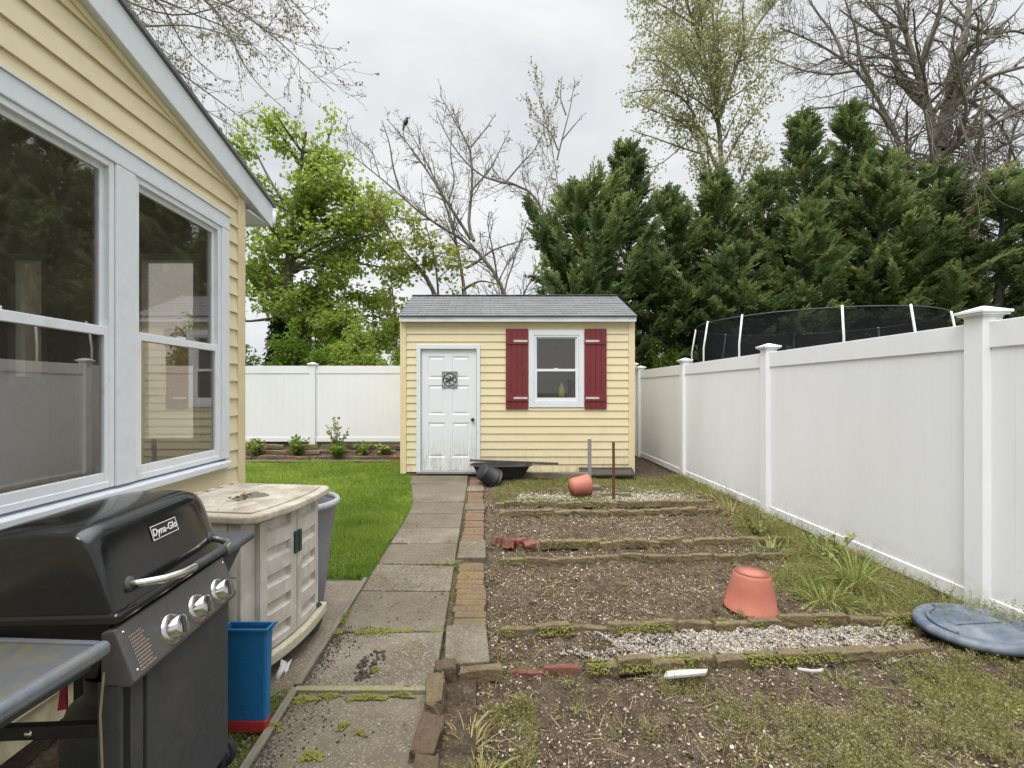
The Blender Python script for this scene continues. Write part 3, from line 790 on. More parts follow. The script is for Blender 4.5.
def bed_z(X, Y): return .02 + .14 * sstep(9.55, 10.3, Y) + .04 * (fbm(X * 6, Y * 6, 4, 3) - .5)
grid(-9.5, -1.3, 9.5, 10.9, .05, bed_z, 'back_bed', M['soil'])
def lawn_z(X, Y): return -.008 + .03 * (fbm(X * .8, Y * .8, 21, 2) - .5)
grid(-9.5, -.9, 3.64, 9.62, .1, lawn_z, 'lawn', M['lawnbase'])
struct(MB().box(-1.80, -.955, 2.26, 3.64, -.12, -.012).build('patio', M['patio'], bevel=.008))
grid(-1.85, -.86, -1.0, 2.30, .03, lambda X, Y: soil_z(X, Y) + .02, 'bare_soil', M['soil'])

# path slabs
PL = lambda y: (-.915 - .022 * (y - 2.0)) if y < 5.9 else (-1.0 - .30 * max(0, (y - 5.9)) / 1.6)
PR = lambda y: -.30 - .026 * (y - 2.85)
JO = [.6, 1.15, 1.70, 2.27, 2.83, 3.41, 3.93, 4.47, 4.97, 5.55, 6.15, 6.75, 7.35]
rg = np.random.default_rng(11)
mb = MB()
for k, (a, b) in enumerate(zip(JO[:-1], JO[1:])):
    g = .008; dz = rg.uniform(-.006, .006, 4)
    a0, b0 = a + g + rg.uniform(0, .006), b - g - rg.uniform(0, .006)
    pts = [(PL(a0) + .01, a0), (PR(a0), a0), (PR(b0), b0), (PL(b0) + .01, b0)]
    mb.add([(x, y, -.08) for x, y in pts] + [(x, y, .004 + d) for (x, y), d in zip(pts, dz)], [(3, 2, 1, 0), (4, 5, 6, 7), (0, 1, 5, 4), (1, 2, 6, 5), (2, 3, 7, 6), (3, 0, 4, 7)])
mb.add([(-1.32, 7.36, -.08), (-.42, 7.36, -.08), (-.44, 8.0, -.08), (-1.36, 8.0, -.08), (-1.30, 7.36, .006), (-.42, 7.36, .003), (-.44, 8.0, .012), (-1.36, 8.0, .016)], [(3, 2, 1, 0), (4, 5, 6, 7), (0, 1, 5, 4), (1, 2, 6, 5), (2, 3, 7, 6), (3, 0, 4, 7)])
struct(mb.build('concrete_path', M['slab'], bevel=.009, seg=3))
struct(MB().add([(-1.45, .9, -.03), (-.05, .9, -.03), (-.25, 8.1, -.03), (-1.5, 8.1, -.03)], [(0, 1, 2, 3)]).build('path_bed', M['soil']))
# brick strip beside the path
SC = lambda y: -.155 - .028 * (y - 2.85)
mb = MB(); ms = MB()
def strip_piece(m, y0, y1, w, rot=0, dz=0, sink=0):
    y = (y0 + y1) / 2
    T = Matrix.Translation((SC(y) + rg.uniform(-.008, .008), y, .004 + dz)) @ Matrix.Rotation(rot, 4, 'Z') @ Matrix.Rotation(rg.uniform(-.02, .02), 4, 'Y')
    m.box(-w / 2, w / 2, -(y1 - y0) / 2, (y1 - y0) / 2, -.06, .0, M=T)
strip_piece(ms, 2.49, 2.90, .235, R(4), .012)
y = 2.915
segs = [(2.915, 4.06), (4.56, 5.72), (6.02, 6.80), (7.12, 7.98)]
for a, b in segs:
    y = a
    while y + .088 < b:
        strip_piece(mb, y + .002, y + .086, rg.uniform(.195, .212), rg.uniform(-.03, .03), rg.uniform(-.004, .005)); y += .0885
for a, b in ((4.075, 4.55), (5.735, 6.01), (6.81, 7.11)): strip_piece(ms, a, b, .24, R(1), .008)
struct(mb.build('brick_path', M['strip'], bevel=.007))
struct(ms.build('strip_slabs', M['slab'], bevel=.008, seg=3))

# ------------------------------------------------------------------ edging bricks, each one a thing
def brick_mesh(seed, L=.2, W=.09, H=.075):
    rg = np.random.default_rng(seed); bm = bmesh.new(); bmesh.ops.create_cube(bm, size=1)
    bmesh.ops.subdivide_edges(bm, edges=bm.edges, cuts=3, use_grid_fill=True)
    for v in bm.verts:
        j = .05 if max(abs(v.co.x), abs(v.co.y), abs(v.co.z)) > .49 else 0
        n = rg.normal(0, 1, 3)
        v.co = Vector((v.co.x * L + n[0] * .004, v.co.y * W + n[1] * .0035, (v.co.z + .5) * H + n[2] * .0035))
    me = bpy.data.meshes.new('brick'); bm.to_mesh(me); bm.free(); return me
BV = {}
for key, mname in (('moss', 'brick_moss'), ('red', 'brick_red'), ('dark', 'brick_dark')):
    BV[key] = []
    for k in range(4):
        me = brick_mesh(40 + k); me.materials.append(M[mname]); BV[key].append(me)
brg = np.random.default_rng(23)
def brick(x, y, z, rz, key, label, group, s=(1, 1, 1), tilt=.05, name='edging_brick'):
    o = bpy.data.objects.new(name, BV[key][brg.integers(4)]); COL.objects.link(o)
    o.location = (x, y, z); o.rotation_euler = (brg.normal(0, tilt), brg.normal(0, tilt), rz); o.scale = s
    b = o.modifiers.new('b', 'BEVEL'); b.width = .008; b.segments = 2; b.limit_method = 'ANGLE'; b.angle_limit = R(50)
    return tag(o, label, 'brick', group)
def row(x0, y0, x1, y1, key, label, group, L=.2, top=.035, skip=0.0, W=1.0):
    d = math.hypot(x1 - x0, y1 - y0); n = max(1, int(round(d / (L + .006)))); ang = math.atan2(y1 - y0, x1 - x0)
    for k in range(n):
        t = (k + .5) / n
        if brg.random() < skip: continue
        wob = .012 * math.sin(k * 1.7 + x0 * 3)
        brick(x0 + (x1 - x0) * t + brg.normal(0, .003), y0 + (y1 - y0) * t + wob + brg.normal(0, .010), top - .075 + brg.normal(0, .008), ang + brg.normal(0, .05), key, label, group,
              (d / n / .206, W * brg.uniform(.9, 1.1), brg.uniform(.95, 1.1)))
row(.46, 2.50, 2.36, 2.67, 'moss', 'mossy edging brick along the front of the white gravel strip', 'bricks edging the front of the gravel strip', top=.014, W=.66, L=.17)
row(.06, 2.50, .44, 2.50, 'red', 'thin red edging piece half sunk in soil left of the gravel strip front row', 'red pieces sunk beside the gravel row', L=.19, top=-.034, W=.35)
row(.02, 2.88, 2.62, 3.05, 'moss', 'mossy edging brick in the row right in front of the large upturned pot', 'bricks edging the back of the gravel strip', top=.006, W=.5, L=.22)
row(.04, 4.05, 2.66, 4.20, 'moss', 'mossy edging brick in the first row behind the large upturned pot', 'bricks in the first row behind the pot', top=.010, W=.5)
row(.42, 4.46, 2.82, 4.60, 'moss', 'mossy edging brick in the second row behind the large upturned pot', 'bricks in the second row behind the pot', top=.024, W=.8, L=.105)
row(.05, 5.64, 2.80, 5.74, 'moss', 'low mossy edging brick in the third row behind the large upturned pot', 'bricks in the third row behind the pot', top=.012, W=.8)
row(.00, 6.04, 2.72, 6.12, 'moss', 'mossy edging brick in the farthest row, nearest the shed', 'bricks in the row nearest the shed', top=.026, W=.8, L=.105)
for x, y, rz in ((.02, 4.55, .3), (.125, 4.47, -.2), (.24, 4.50, .5), (.33, 4.44, .1)):
    brick(x, y, -.045, rz, 'red', 'broken red brick at the path end of the second row behind the pot', 'broken red bricks beside the brick path', (.5, 1, 1.1), .2)
row(-.275, 2.36, -.265, 2.10, 'moss', 'long mossy brick edging the front bed beside the path, below the corner brick', None, L=.26, top=.04, W=.85)
row(-.27, 2.09, -.275, 1.84, 'dark', 'dark brick edging the front bed beside the path', None, L=.26, top=.04, W=1.0)
row(-.255, 1.82, -.26, 1.62, 'dark', 'dark edging brick at the bottom edge of the picture beside the path', None, L=.2, top=.04)
brick(-.245, 2.43, -.045, .1, 'dark', 'dark corner brick where the front bed meets the grey slab', None, (.52, 1, 1.2), .03)
brick(-.07, 2.455, -.058, .03, 'moss', 'narrow brown brick lying right of the corner brick by the grey slab', None, (1.05, .7, .9), .03)
brick(-.19, 1.66, -.035, .9, 'red', 'small reddish brick piece in the lower corner of the front bed', None, (.45, .8, .7), .1)
# bricks stacked along the back bed
for k in range(75):
    x = -6.3 + 4.6 * ((k * .618034) % 1.0); lev = k % 3
    brick(x, 9.78 + .27 * lev + brg.normal(0, .03), .02 + .085 * lev, brg.normal(0, .06), ('moss', 'dark', 'dark', 'moss', 'red')[brg.integers(5)], 'weathered brick in the low stacked border under the back fence', 'bricks stacked along the back bed', (brg.uniform(1.2, 2.2), 1, brg.uniform(.8, 1.1)), .04, 'border_brick')
tag(MB().box(-6.4, -1.60, 9.60, 9.66, -.05, .035).build('lawn_edging', M['oldwood'], bevel=.01), 'long low pale edging between lawn and back border', 'edging')
# timber edging along the path
mb = MB()
for a, b in ((1.4, 2.28), (2.30, 3.62)):
    mb.add([(PL(a) - .028, a, -.06), (PL(a) + .006, a, -.06), (PL(b) + .006, b, -.06), (PL(b) - .028, b, -.06), (PL(a) - .028, a, .022), (PL(a) + .006, a, .022), (PL(b) + .006, b, .018), (PL(b) - .028, b, .018)],
           [(3, 2, 1, 0), (4, 5, 6, 7), (0, 1, 5, 4), (1, 2, 6, 5), (2, 3, 7, 6), (3, 0, 4, 7)])
tag(mb.build('edging_board', M['oldwood'], bevel=.004), 'old timber board edging the path beside the storage cabinet', 'edging board')
tag(MB().box(-.93, -.315, 2.252, 2.288, -.05, .020).build('joint_board', M['mosswood'], bevel=.004), 'mossy wooden strip across the path between the two nearest slabs', 'wooden strip')

# ------------------------------------------------------------------ the grill
def grill():
    g = thing('gas_grill', 'black gas grill with closed hood, chrome handle and three knobs beside the house', 'grill', (-1.22, 1.4, 0))
    ya, yb = 1.245, 1.785
    # cart
    for nm, y in (('leg', ya), ('leg', yb - .035)):
        for x in (-1.46, -.985):
            MB().box(x, x + .035, y, y + .035, .0, .70).build(nm, M['cartdark'], g, bevel=.004)
    MB().box(-1.42, -.99, ya + .004, ya + .026, .515, .55).build('cross_bar', M['cartdark'], g, bevel=.003)
    MB().lathe([(0, .006), (.008, .005), (.010, 0)], c=(-1.18, ya + .003, .533), n=12, M=Matrix.Rotation(R(90), 4, 'X')).build('bolt', M['chrome'], g, smooth=True)
    MB().box(-1.45, -.96, ya, yb, .09, .115).build('bottom_shelf', M['cartdark'], g, bevel=.004)
    MB().box(-1.42, -.955, yb - .03, yb - .02, .115, .68).build('side_panel', M['cart'], g)
    # front door panel with a return along the near edge
    MB().box(-.962, -.944, ya + .09, yb, .085, .655).build('door', M['cart'], g, bevel=.004)
    MB().box(-1.01, -.950, ya - .004, ya + .086, .02, .66).build('front_post', M['cart'], g, bevel=.006)
    # firebox
    MB().prism([(-1.46, .80), (-.995, .80), (-1.0, .74), (-1.03, .655), (-1.40, .655)], 'y', ya + .02, yb - .02).build('firebox', M['cartdark'], g, bevel=.006)
    # control panel
    pn = MB().prism([(-.985, .792), (-.965, .795), (-.915, .660), (-.925, .645), (-1.0, .645), (-1.0, .785)], 'y', ya - .004, yb + .005).build('control_panel', M['panel'], g, bevel=.005)
    n = Vector((.135, 0, .05)).normalized(); up = Vector((-.05, 0, .135)).normalized()
    Q = Matrix(((0, up.x, n.x, 0), (1, 0, 0, 0), (0, up.z, n.z, 0), (0, 0, 0, 1)))
    def onp(y, t, d=0): # t from the bottom edge up the slope
        p = Vector((-.915, y, .660)) + up * t + n * d
        return p
    for y in (1.425, 1.562, 1.695):
        c = onp(y, .050)
        T = Matrix.Translation(c) @ Q
        kb = MB().lathe([(0, .036), (.026, .036), (.031, .032), (.032, .008), (.034, .004), (.034, .0)], n=36, M=T).build('knob', M['chrome'], pn, smooth=True)
        MB().lathe([(.032, .007), (.042, .005), (.044, .0)], n=36, M=T).build('bezel', M['chrome'], kb, smooth=True)
        MB().box(-.006, .006, -.024, .024, .036, .0405, M=T @ Matrix.Rotation(R(-20), 4, 'Z')).build('grip', M['cart'], kb, bevel=.003)
        for a in range(-60, 241, 60):
            m = MB(); m.lathe([(0, .0012), (.0022, .0012), (.0022, .0002)], n=8, M=T @ Matrix.Translation((.052 * math.cos(R(a)), .052 * math.sin(R(a)), 0)))
            if a in (0, 60, 120, 180): m.build('dial_mark', M['ink'], pn)
    for y in (1.262, 1.775):
        for tt in (.02, .125):
            MB().lathe([(0, .003), (.0035, .0025), (.005, .0005)], n=12, M=Matrix.Translation(onp(y, tt)) @ Q).build('screw', M['chrome'], pn, smooth=True)
    # printed instructions near the edge
    mb = MB(); lr = np.random.default_rng(4)
    for k in range(11):
        t = .012 + k * .0092; w = lr.uniform(.042, .056); y0 = 1.270
        T = Matrix.Translation(onp(y0, t, .0006)) @ Q
        x = 0
        while x < w:
            l = lr.uniform(.003, .009); mb.box(x, x + l, 0, .0042, 0, .0008, M=T); x += l + .0016
    mb.build('instruction_label', M['ink'], pn)
    # hood
    prof = [(-.968, .825), (-.974, .845), (-.994, .905), (-1.016, .970), (-1.027, .997), (-1.048, 1.015), (-1.09, 1.024), (-1.22, 1.024), (-1.33, 1.003), (-1.40, .972), (-1.455, .925), (-1.49, .88), (-1.508, .825)]
    # ends draw in to a rounded shoulder
    stations = [(0.0, .94, .86), (.005, .955, .90), (.02, .975, .95), (.05, .992, .985), (.10, 1, 1), (.27, 1, 1.0), (.44, 1, 1), (.49, .992, .985), (.52, .975, .95), (.535, .955, .90), (.54, .94, .86)]
    V = []; cx = -1.238; m = len(prof)
    for dy, sx, sz in stations:
        for x, z in prof:
            k = (z - .825) / .2
            V.append((cx + (x - cx) * (1 + (sx - 1) * (.35 + .65 * k)), ya + dy, .828 + (z - .825) * sz * 1.15))
    Fq = [(i * m + j, i * m + j + 1, (i + 1) * m + j + 1, (i + 1) * m + j) for i in range(len(stations) - 1) for j in range(m - 1)]
    mb = MB().add(V, Fq); mb.f.append(tuple(range(m))); mb.f.append(tuple(range((len(stations) - 1) * m, len(stations) * m)))
    hood = mb.build('hood', M['enamel'], g, smooth=True)
    sb = hood.modifiers.new('s', 'SUBSURF'); sb.levels = 2; sb.render_levels = 2
    MB().box(-1.515, -.956, ya - .008, yb + .008, .806, .833).build('rim', M['enamel'], hood, bevel=.008, seg=3)
    pts = [(-.990, 1.325, .878), (-.955, 1.338, .876), (-.922, 1.370, .873), (-.900, 1.42, .871), (-.893, 1.48, .870), (-.892, 1.56, .869), (-.893, 1.64, .868), (-.900, 1.69, .868), (-.922, 1.722, .869), (-.955, 1.737, .873), (-.990, 1.742, .878)]
    hd = MB().tube(pts, .0115, 14).build('handle', M['chrome'], hood, smooth=True)
    MB().tube([(-.8932, 1.475, .870), (-.892, 1.56, .869), (-.8932, 1.645, .868)], .0135, 14).build('handle_middle', M['cart'], hd, smooth=True)  # darker sleeve round the middle stretch of the handle
    for y in (1.325, 1.742):
        MB().lathe([(.0, .012), (.018, .010), (.022, 0)], n=20, c=(-.990, y, .878), M=Matrix.Rotation(R(68), 4, 'Y')).build('handle_mount', M['cart'], hd, smooth=True)
    # badge with the maker's lettering on the sloping front
    nn = Vector((.0795, 0, .024)).normalized(); uu = Vector((-.024, 0, .0795)).normalized()
    B = Matrix(((0, uu.x, nn.x, 0), (1, 0, 0, 0), (0, uu.z, nn.z, 0), (0, 0, 0, 1)))
    TB = Matrix.Translation(Vector((-1.004, 1.515, .976)) - nn * .005) @ B
    w, h = .062, .0215
    mb = MB().box(-w, w, -h, h, -.012, .002, M=TB); bd = mb.build('badge', M['enamel'], hood, bevel=.001)
    mb = MB(); e = .0022
    mb.box(-w, w, h - e, h, .002, .003, M=TB).box(-w, w, -h, -h + e, .002, .003, M=TB).box(-w, -w + e, -h + e, h - e, .002, .003, M=TB).box(w - e, w, -h + e, h - e, .002, .003, M=TB)
    mb.build('badge_border', M['white'], bd)
    cu = bpy.data.curves.new('lettering', 'FONT'); cu.body = 'Dyna-Glo'; cu.size = .030; cu.align_x = 'CENTER'; cu.align_y = 'CENTER'; cu.extrude = .0005; cu.offset = .0005; cu.shear = .15
    to = bpy.data.objects.new('lettering', cu); COL.objects.link(to)
    me = bpy.data.meshes.new_from_object(to.evaluated_get(bpy.context.evaluated_depsgraph_get()))
    bpy.data.objects.remove(to); bpy.data.curves.remove(cu)
    me.transform(TB @ Matrix.Translation((0, 0, .0026)))
    link(me, 'lettering', M['white'], bd)
    # shelves
    def askew(mb):       # the folding shelf sits a little out of line with the cart
        pv = Vector((-.937, 1.2, 0)); Q2 = Matrix.Rotation(R(-6.7), 3, 'Z'); mb.v = [tuple(pv + Q2 @ (Vector(v) - pv) + Vector((-.026, 0, 0))) for v in mb.v]; return mb
    lf = askew(MB().box(-1.44, -.958, .66, 1.197, .752, .777)).build('side_shelf', M['shelf'], g, bevel=.004, seg=2)
    askew(MB().prism([(-.957, .742), (-.936, .744), (-.930, .755), (-.930, .772), (-.938, .782), (-.957, .781)], 'y', .66, 1.215)).build('shelf_rim', M['shelfrim'], lf, bevel=.005, seg=3)
    askew(MB().box(-1.44, -.9575, 1.1975, 1.215, .745, .781)).build('shelf_rim', M['shelfrim'], lf, bevel=.004, seg=2)
    askew(MB().box(-1.02, -.962, .95, 1.195, .715, .751)).build('shelf_bracket', M['cart'], lf, bevel=.006)
    MB().box(-1.43, -1.39, .75, 1.205, .690, .745).build('shelf_bracket', M['cart'], lf, bevel=.006)
    rt = MB().prism([(-1.42, .785), (-.965, .785), (-.948, .795), (-.948, .812), (-.955, .820), (-1.42, .820)], 'y', 1.800, 2.02).build('side_shelf', M['shelfclean'], g, bevel=.006, seg=3)
    MB().prism([(1.80, .784), (2.0, .784), (1.80, .66)], 'x', -1.0, -.985).build('shelf_bracket', M['cart'], rt)
    # hose, wheels
    MB().tube([(-1.20, 1.23, .70), (-1.21, 1.215, .62), (-1.25, 1.21, .56), (-1.30, 1.22, .575), (-1.30, 1.24, .65), (-1.26, 1.26, .70)], .009, 8).build('gas_hose', M['rubber'], g, smooth=True)
    for y in (1.80, 1.20):
        T = Matrix.Rotation(R(90), 4, 'X')
        if y > 1.5:
            wv = MB().lathe([(0, .02), (.03, .02), (.045, .012), (.045, -.012), (.03, -.02), (0, -.02)], c=(-.99, y + .02, .058), n=24, M=T).build('wheel', M['cart'], g, smooth=True)
            MB().lathe([(.045, .014), (.054, .015), (.058, .006), (.058, -.006), (.054, -.015), (.045, -.014)], c=(-.99, y + .02, .058), n=24, M=T).build('tyre', M['rubber'], wv, smooth=True)
    pv = Vector((-.915, 1.245, 0)); Rz = Matrix.Rotation(R(3.2), 3, 'Z')
    g.location = pv + Rz @ (Vector(g.location) - pv); g.rotation_euler.z = R(3.2)
grill()
tag(MB().tube([(-.972, 1.212, .700), (-.975, 1.205, .60), (-.973, 1.208, .48), (-.972, 1.212, .36), (-.985, 1.205, .30), (-.975, 1.19, .27), (-.960, 1.205, .33), (-.967, 1.212, .45)], .0028, 6).build('cord', M['cord']), 'frayed tan cord hanging from the grill side shelf', 'cord')
mb = MB(); mb.add([(-1.125, 1.30, .70), (-1.115, 1.30, .70), (-1.125, 1.285, .62), (-1.14, 1.285, .62), (-1.115, 1.275, .57), (-1.135, 1.27, .57)], [(0, 1, 2, 3), (3, 2, 4, 5)])
rc = mb.build('red_cloth', M['redcloth']); rc.modifiers.new('s', 'SOLIDIFY').thickness = .006
tag(rc, 'red cloth strip hanging inside the grill cart under the shelf', 'cloth')
tank = thing('gas_tank', 'dark gas tank standing inside the grill cart', 'gas tank', (-1.22, 1.58, .115))
MB().lathe([(0, 0), (.10, 0), (.135, .04), (.145, .08), (.145, .24), (.13, .29), (.07, .325), (.0, .33)], c=(-1.22, 1.58, .117), n=28).build('tank_body', M['cart'], tank, smooth=True)
MB().lathe([(.085, .30), (.088, .39), (.083, .39), (.080, .30)], c=(-1.22, 1.58, .117), n=24).build('collar', M['cart'], tank, smooth=True)
MB().lathe([(0, .40), (.03, .40), (.03, .37), (.012, .36), (.012, .325)], c=(-1.22, 1.58, .117), n=16).build('valve', M['redplastic'], tank, smooth=True)

# ------------------------------------------------------------------ storage cabinet (local coordinates, x = front)
def cabinet():
    s = thing('storage_cabinet', 'beige resin storage cabinet with bowed ribbed doors and a dirty lid beside the house', 'cabinet', (-1.641, 2.664, 0), R(-8))
    H0, H1 = .135, .785; hy = .35
    bow = lambda y: .555 + .045 * (1 - (y / hy) ** 2)
    # carcass
    mb = MB(); n = 24
    ys = np.linspace(-hy, hy, n + 1)
    poly = [(0.0, hy), (0.0, -hy)] + [(bow(y) - .03, y) for y in ys]
    mb.prism(poly, 'z', H0, H1); mb.build('body', M['box'], s, local=True)
    # near side: panel with dark slots, lifted corner column
    for sy in (-1, 1):
        m = MB(); yy = sy * hy
        a, b = sorted((yy, yy + sy * .010))
        xs = [.02, .10, .22, .27, .39, .44]
        for k in range(5):
            z0 = H0 + .02 + k * .135
            m.box(.02, .46, a, b, z0, z0 + .055)
            m.box(.02, .10, a, b, z0 + .055, z0 + .135); m.box(.21, .27, a, b, z0 + .055, z0 + .135); m.box(.38, .46, a, b, z0 + .055, z0 + .135)
        m.build('side_panel', M['box'], s, local=True, bevel=.004)
        m = MB()
        for k in range(4):
            z0 = H0 + .02 + k * .135 + .060
            for x0, x1 in ((.105, .205), (.275, .375)):
                m.box(x0, x1, *sorted((yy + sy * .0005, yy + sy * .003)), z0 + .028, z0 + .062)
        m.build('vent_slot', M['dark'], s, local=True)
        m = MB()
        arc = [(.47, yy - sy * .02)] + [(.475 + .055 * math.sin(t), yy - sy * .045 + sy * .055 * math.cos(t)) for t in np.linspace(0, math.pi / 2, 8)] + [(.53, yy - sy * .06), (.49, yy - sy * .06)]
        m.prism(arc, 'z', H0, H0 + .40); m.prism(arc, 'z', H0 + .408, H1 - .06)
        m.build('corner_column', M['box'], s, local=True, smooth=False)
        m = MB().prism([(x * .985, y * .992) for x, y in arc], 'z', H1 - .058, H1); m.build('hinge_block', M['boxbase'], s, local=True)
    # doors with recessed ribs
    for (y0, y1, hand) in ((-hy + .075, -.004, 1), (.004, hy - .075, -1)):
        W = y1 - y0
        ry = [(.12, .45), (.58, .90)]; rz = [(.03 + .105 * 0, 0)]
        rows = [(.035 + k * .133, .035 + k * .133 + .062) for k in range(5)]
        yb = {0.0, 1.0}; zb = {0.0, H1 - H0 - .02}
        cols = [(.16, .82)]
        for a, b in cols: yb |= {a, a + .03, b - .02, b}
        yb |= set(np.linspace(0, 1, 13))
        for a, b in rows: zb |= {a, a + .012, b - .004, b}
        yb = sorted(yb); zb = sorted(zb)
        def dep(u, z):
            for a, b in cols:
                for c, d in rows:
                    if a - 1e-6 <= u <= b + 1e-6 and c - 1e-6 <= z <= d + 1e-6:
                        fu = min((u - a) / .03, (b - u) / .02, 1); fz = min((z - c) / .012, (d - z) / .004, 1)
                        return .024 * max(0, min(fu, fz))
            return 0
        V = []; nz = len(zb)
        for u in yb:
            y = y0 + u * W
            for z in zb: V.append((bow(y) - dep(u, z), y, H0 + .008 + z))
        Fq = [(i * nz + j, (i + 1) * nz + j, (i + 1) * nz + j + 1, i * nz + j + 1) for i in range(len(yb) - 1) for j in range(nz - 1)]
        m = MB().add(V, Fq)
        d = m.build('door', M['box'], s, local=True)
        so = d.modifiers.new('s', 'SOLIDIFY'); so.thickness = .028; so.offset = -1
        yh = y1 - .014 if hand == 1 else y0 + .014
        xh = bow(yh)
        MB().box(xh - .004, xh + .012, yh - .014, yh + .014, H1 - .235, H1 - .12).build('handle', M['greenplastic'], d, local=True, bevel=.004)
    # lid
    ys = np.linspace(-hy - .03, hy + .03, 25)
    lb = lambda y: .600 + .050 * (1 - (y / (hy + .03)) ** 2)
    outer = [(-.01, hy + .03), (-.01, -hy - .03)] + [(lb(y) - (.035 if abs(y) > hy + .02 else 0), y) for y in ys]
    lid = MB().prism(outer, 'z', H1 + .004, H1 + .045).build('lid', M['lid'], s, local=True, bevel=.012, seg=3)
    # raised top deck, chevron ridges, dirt-filled hollow
    inner = [(.03, hy - .02), (.03, -hy + .02)] + [(lb(y) - .05, y) for y in np.linspace(-hy + .02, hy - .02, 15)]
    MB().prism(inner, 'z', H1 + .0452, H1 + .053).build('top_deck', M['lid'], lid, local=True, bevel=.004)
    m = MB()
    for (xa, ya, xb, yb2) in ((.38, -.31, .30, -.15), (.30, -.15, .42, -.04), (.44, -.28, .50, -.18)):
        m.tube([(xa, ya, H1 + .0535), ((xa + xb) / 2, (ya + yb2) / 2, H1 + .0545), (xb, yb2, H1 + .0535)], .004, 6)
    m.build('ridge', M['boxbase'], lid, local=True)
    m = MB(); cpts = []
    for k in range(26):
        a = 2 * math.pi * k / 26; r = 1 + .16 * math.sin(3 * a + 1) + .09 * math.sin(7 * a)
        cpts.append((.34 + .075 * r * math.cos(a), -.01 + .10 * r * math.sin(a)))
    m.prism(cpts, 'z', H1 + .0532, H1 + .0555); m.build('dirt_patch', M['oldwood'], lid, local=True, bevel=.002)
    m = MB()
    for y in np.arange(-.31, .31, .10): m.box(-.005, .03, y, y + .05, H1 + .0455, H1 + .058)
    m.build('hinge', M['boxbase'], lid, local=True, bevel=.003)
    # base board and wheels
    ys = np.linspace(-hy - .015, hy + .015, 21)
    poly = [(.02, hy + .015), (.02, -hy - .015)] + [(bow(max(-hy, min(hy, y))) + .03, y) for y in ys]
    MB().prism(poly, 'z', .075, .133).build('base', M['boxbase'], s, local=True, bevel=.012, seg=3)
    for x in (.0, .505):
        T = Matrix.Rotation(R(90), 4, 'Y')
        wv = MB().lathe([(0, .018), (.035, .018), (.05, .010), (.05, -.010), (.035, -.018), (0, -.018)], c=(x + .05, .25, .088), n=24, M=T).build('wheel', M['greenplastic'], s, local=True, smooth=True)
        MB().lathe([(.05, .022), (.078, .024), (.086, .014), (.086, -.014), (.078, -.024), (.05, -.022)], c=(x + .05, .25, .088), n=28, M=T).build('tyre', M['greenplastic'], wv, local=True, smooth=True)
cabinet()
# leaf litter on the lid
lg = np.random.default_rng(9)
mb = MB()
for k in range(14):
    a = lg.uniform(0, 6.28); T = Matrix.Translation((lg.normal(0, .03), lg.normal(0, .035), .012 * lg.random())) @ Matrix.Rotation(a, 4, 'Z') @ Matrix.Rotation(lg.uniform(-.6, .6), 4, 'X')
    vs = [T @ Vector(p) for p in ((-.018, 0, 0), (0, -.008, .003), (.018, 0, 0), (0, .008, .003))]
    mb.add([(v.x - 1.32, v.y + 2.55, v.z + .846) for v in vs], [(0, 1, 2, 3)])
dl = mb.build('dead_leaves', M['brownleaf']); tag(dl, 'small clump of brown dead leaves in the dirty hollow of the cabinet lid', 'dead leaves')

# ------------------------------------------------------------------ bins, pots, lid
c = (-1.33, 3.20, -.012)
t = thing('trash_can', 'open grey plastic trash can standing behind the storage cabinet', 'trash can', c)
MB().lathe([(0, .012), (.185, .0), (.195, .008), (.225, .25), (.245, .44), (.250, .46), (.252, .50), (.262, .52), (.275, .66), (.288, .675), (.276, .675), (.262, .655), (.245, .52), (.215, .25), (.185, .03), (0, .03)], c=c, n=44).build('can_body', M['greyplastic'], t, smooth=True)
MB().lathe([(.277, .664), (.298, .668), (.302, .685), (.294, .703), (.276, .705), (.268, .690), (.272, .672), (.277, .664)], c=c, n=44).build('can_rim', M['greyrim'], t, smooth=True)
def bin_box():
    t = thing('blue_bin', 'narrow blue plastic bin with a red bottom beside the grill', 'bin', (-1.0, 2.0, 0))
    def taper(mb, x0, x1, y0, y1, z0, z1, d):
        mb.add([(x0 + d, y0 + d, z0), (x1 - d, y0 + d, z0), (x1 - d, y1 - d, z0), (x0 + d, y1 - d, z0), (x0, y0, z1), (x1, y0, z1), (x1, y1, z1), (x0, y1, z1)], [(0, 1, 5, 4), (1, 2, 6, 5), (2, 3, 7, 6), (3, 0, 4, 7)]); return mb
    b = taper(MB(), -1.110, -.928, 1.985, 2.045, .055, .425, .008).build('bin_body', M['blue'], t, weld=True, bevel=.012, seg=3)
    sm = b.modifiers.new('s', 'SOLIDIFY'); sm.thickness = .005
    MB().box(-1.100, -.938, 1.995, 2.035, .055, .06).build('bin_floor', M['blue'], t)
    r = MB(); f = lambda u, v, o: (u, v, .427 + o)
    ring(r, f, -1.116, -.922, 1.979, 2.051, .009, -.008, .006); r.build('bin_rim', M['blue'], t, bevel=.003)
    MB().box(-1.103, -.935, 1.991, 2.039, .0, .056).build('red_bottom', M['redplastic'], t, bevel=.010, seg=3)
    MB().prism([(-.922, .428), (-.906, .444), (-.908, .432), (-.922, .416)], 'y', 1.99, 2.04).build('ear', M['blue'], t)
bin_box()
mb = MB(); wv = np.random.default_rng(2)
vs = [(-.945 + .045 * i / 3, 2.10 + .02 * j + .008 * wv.normal(), .175 + .022 * j / 2 + .010 * wv.normal()) for j in range(4) for i in range(4)]
mb.add(vs, [(j * 4 + i, j * 4 + i + 1, j * 4 + i + 5, j * 4 + i + 4) for j in range(3) for i in range(3)])
o = mb.build('plastic_scrap', M['paper'], smooth=True); o.modifiers.new('s', 'SOLIDIFY').thickness = .003
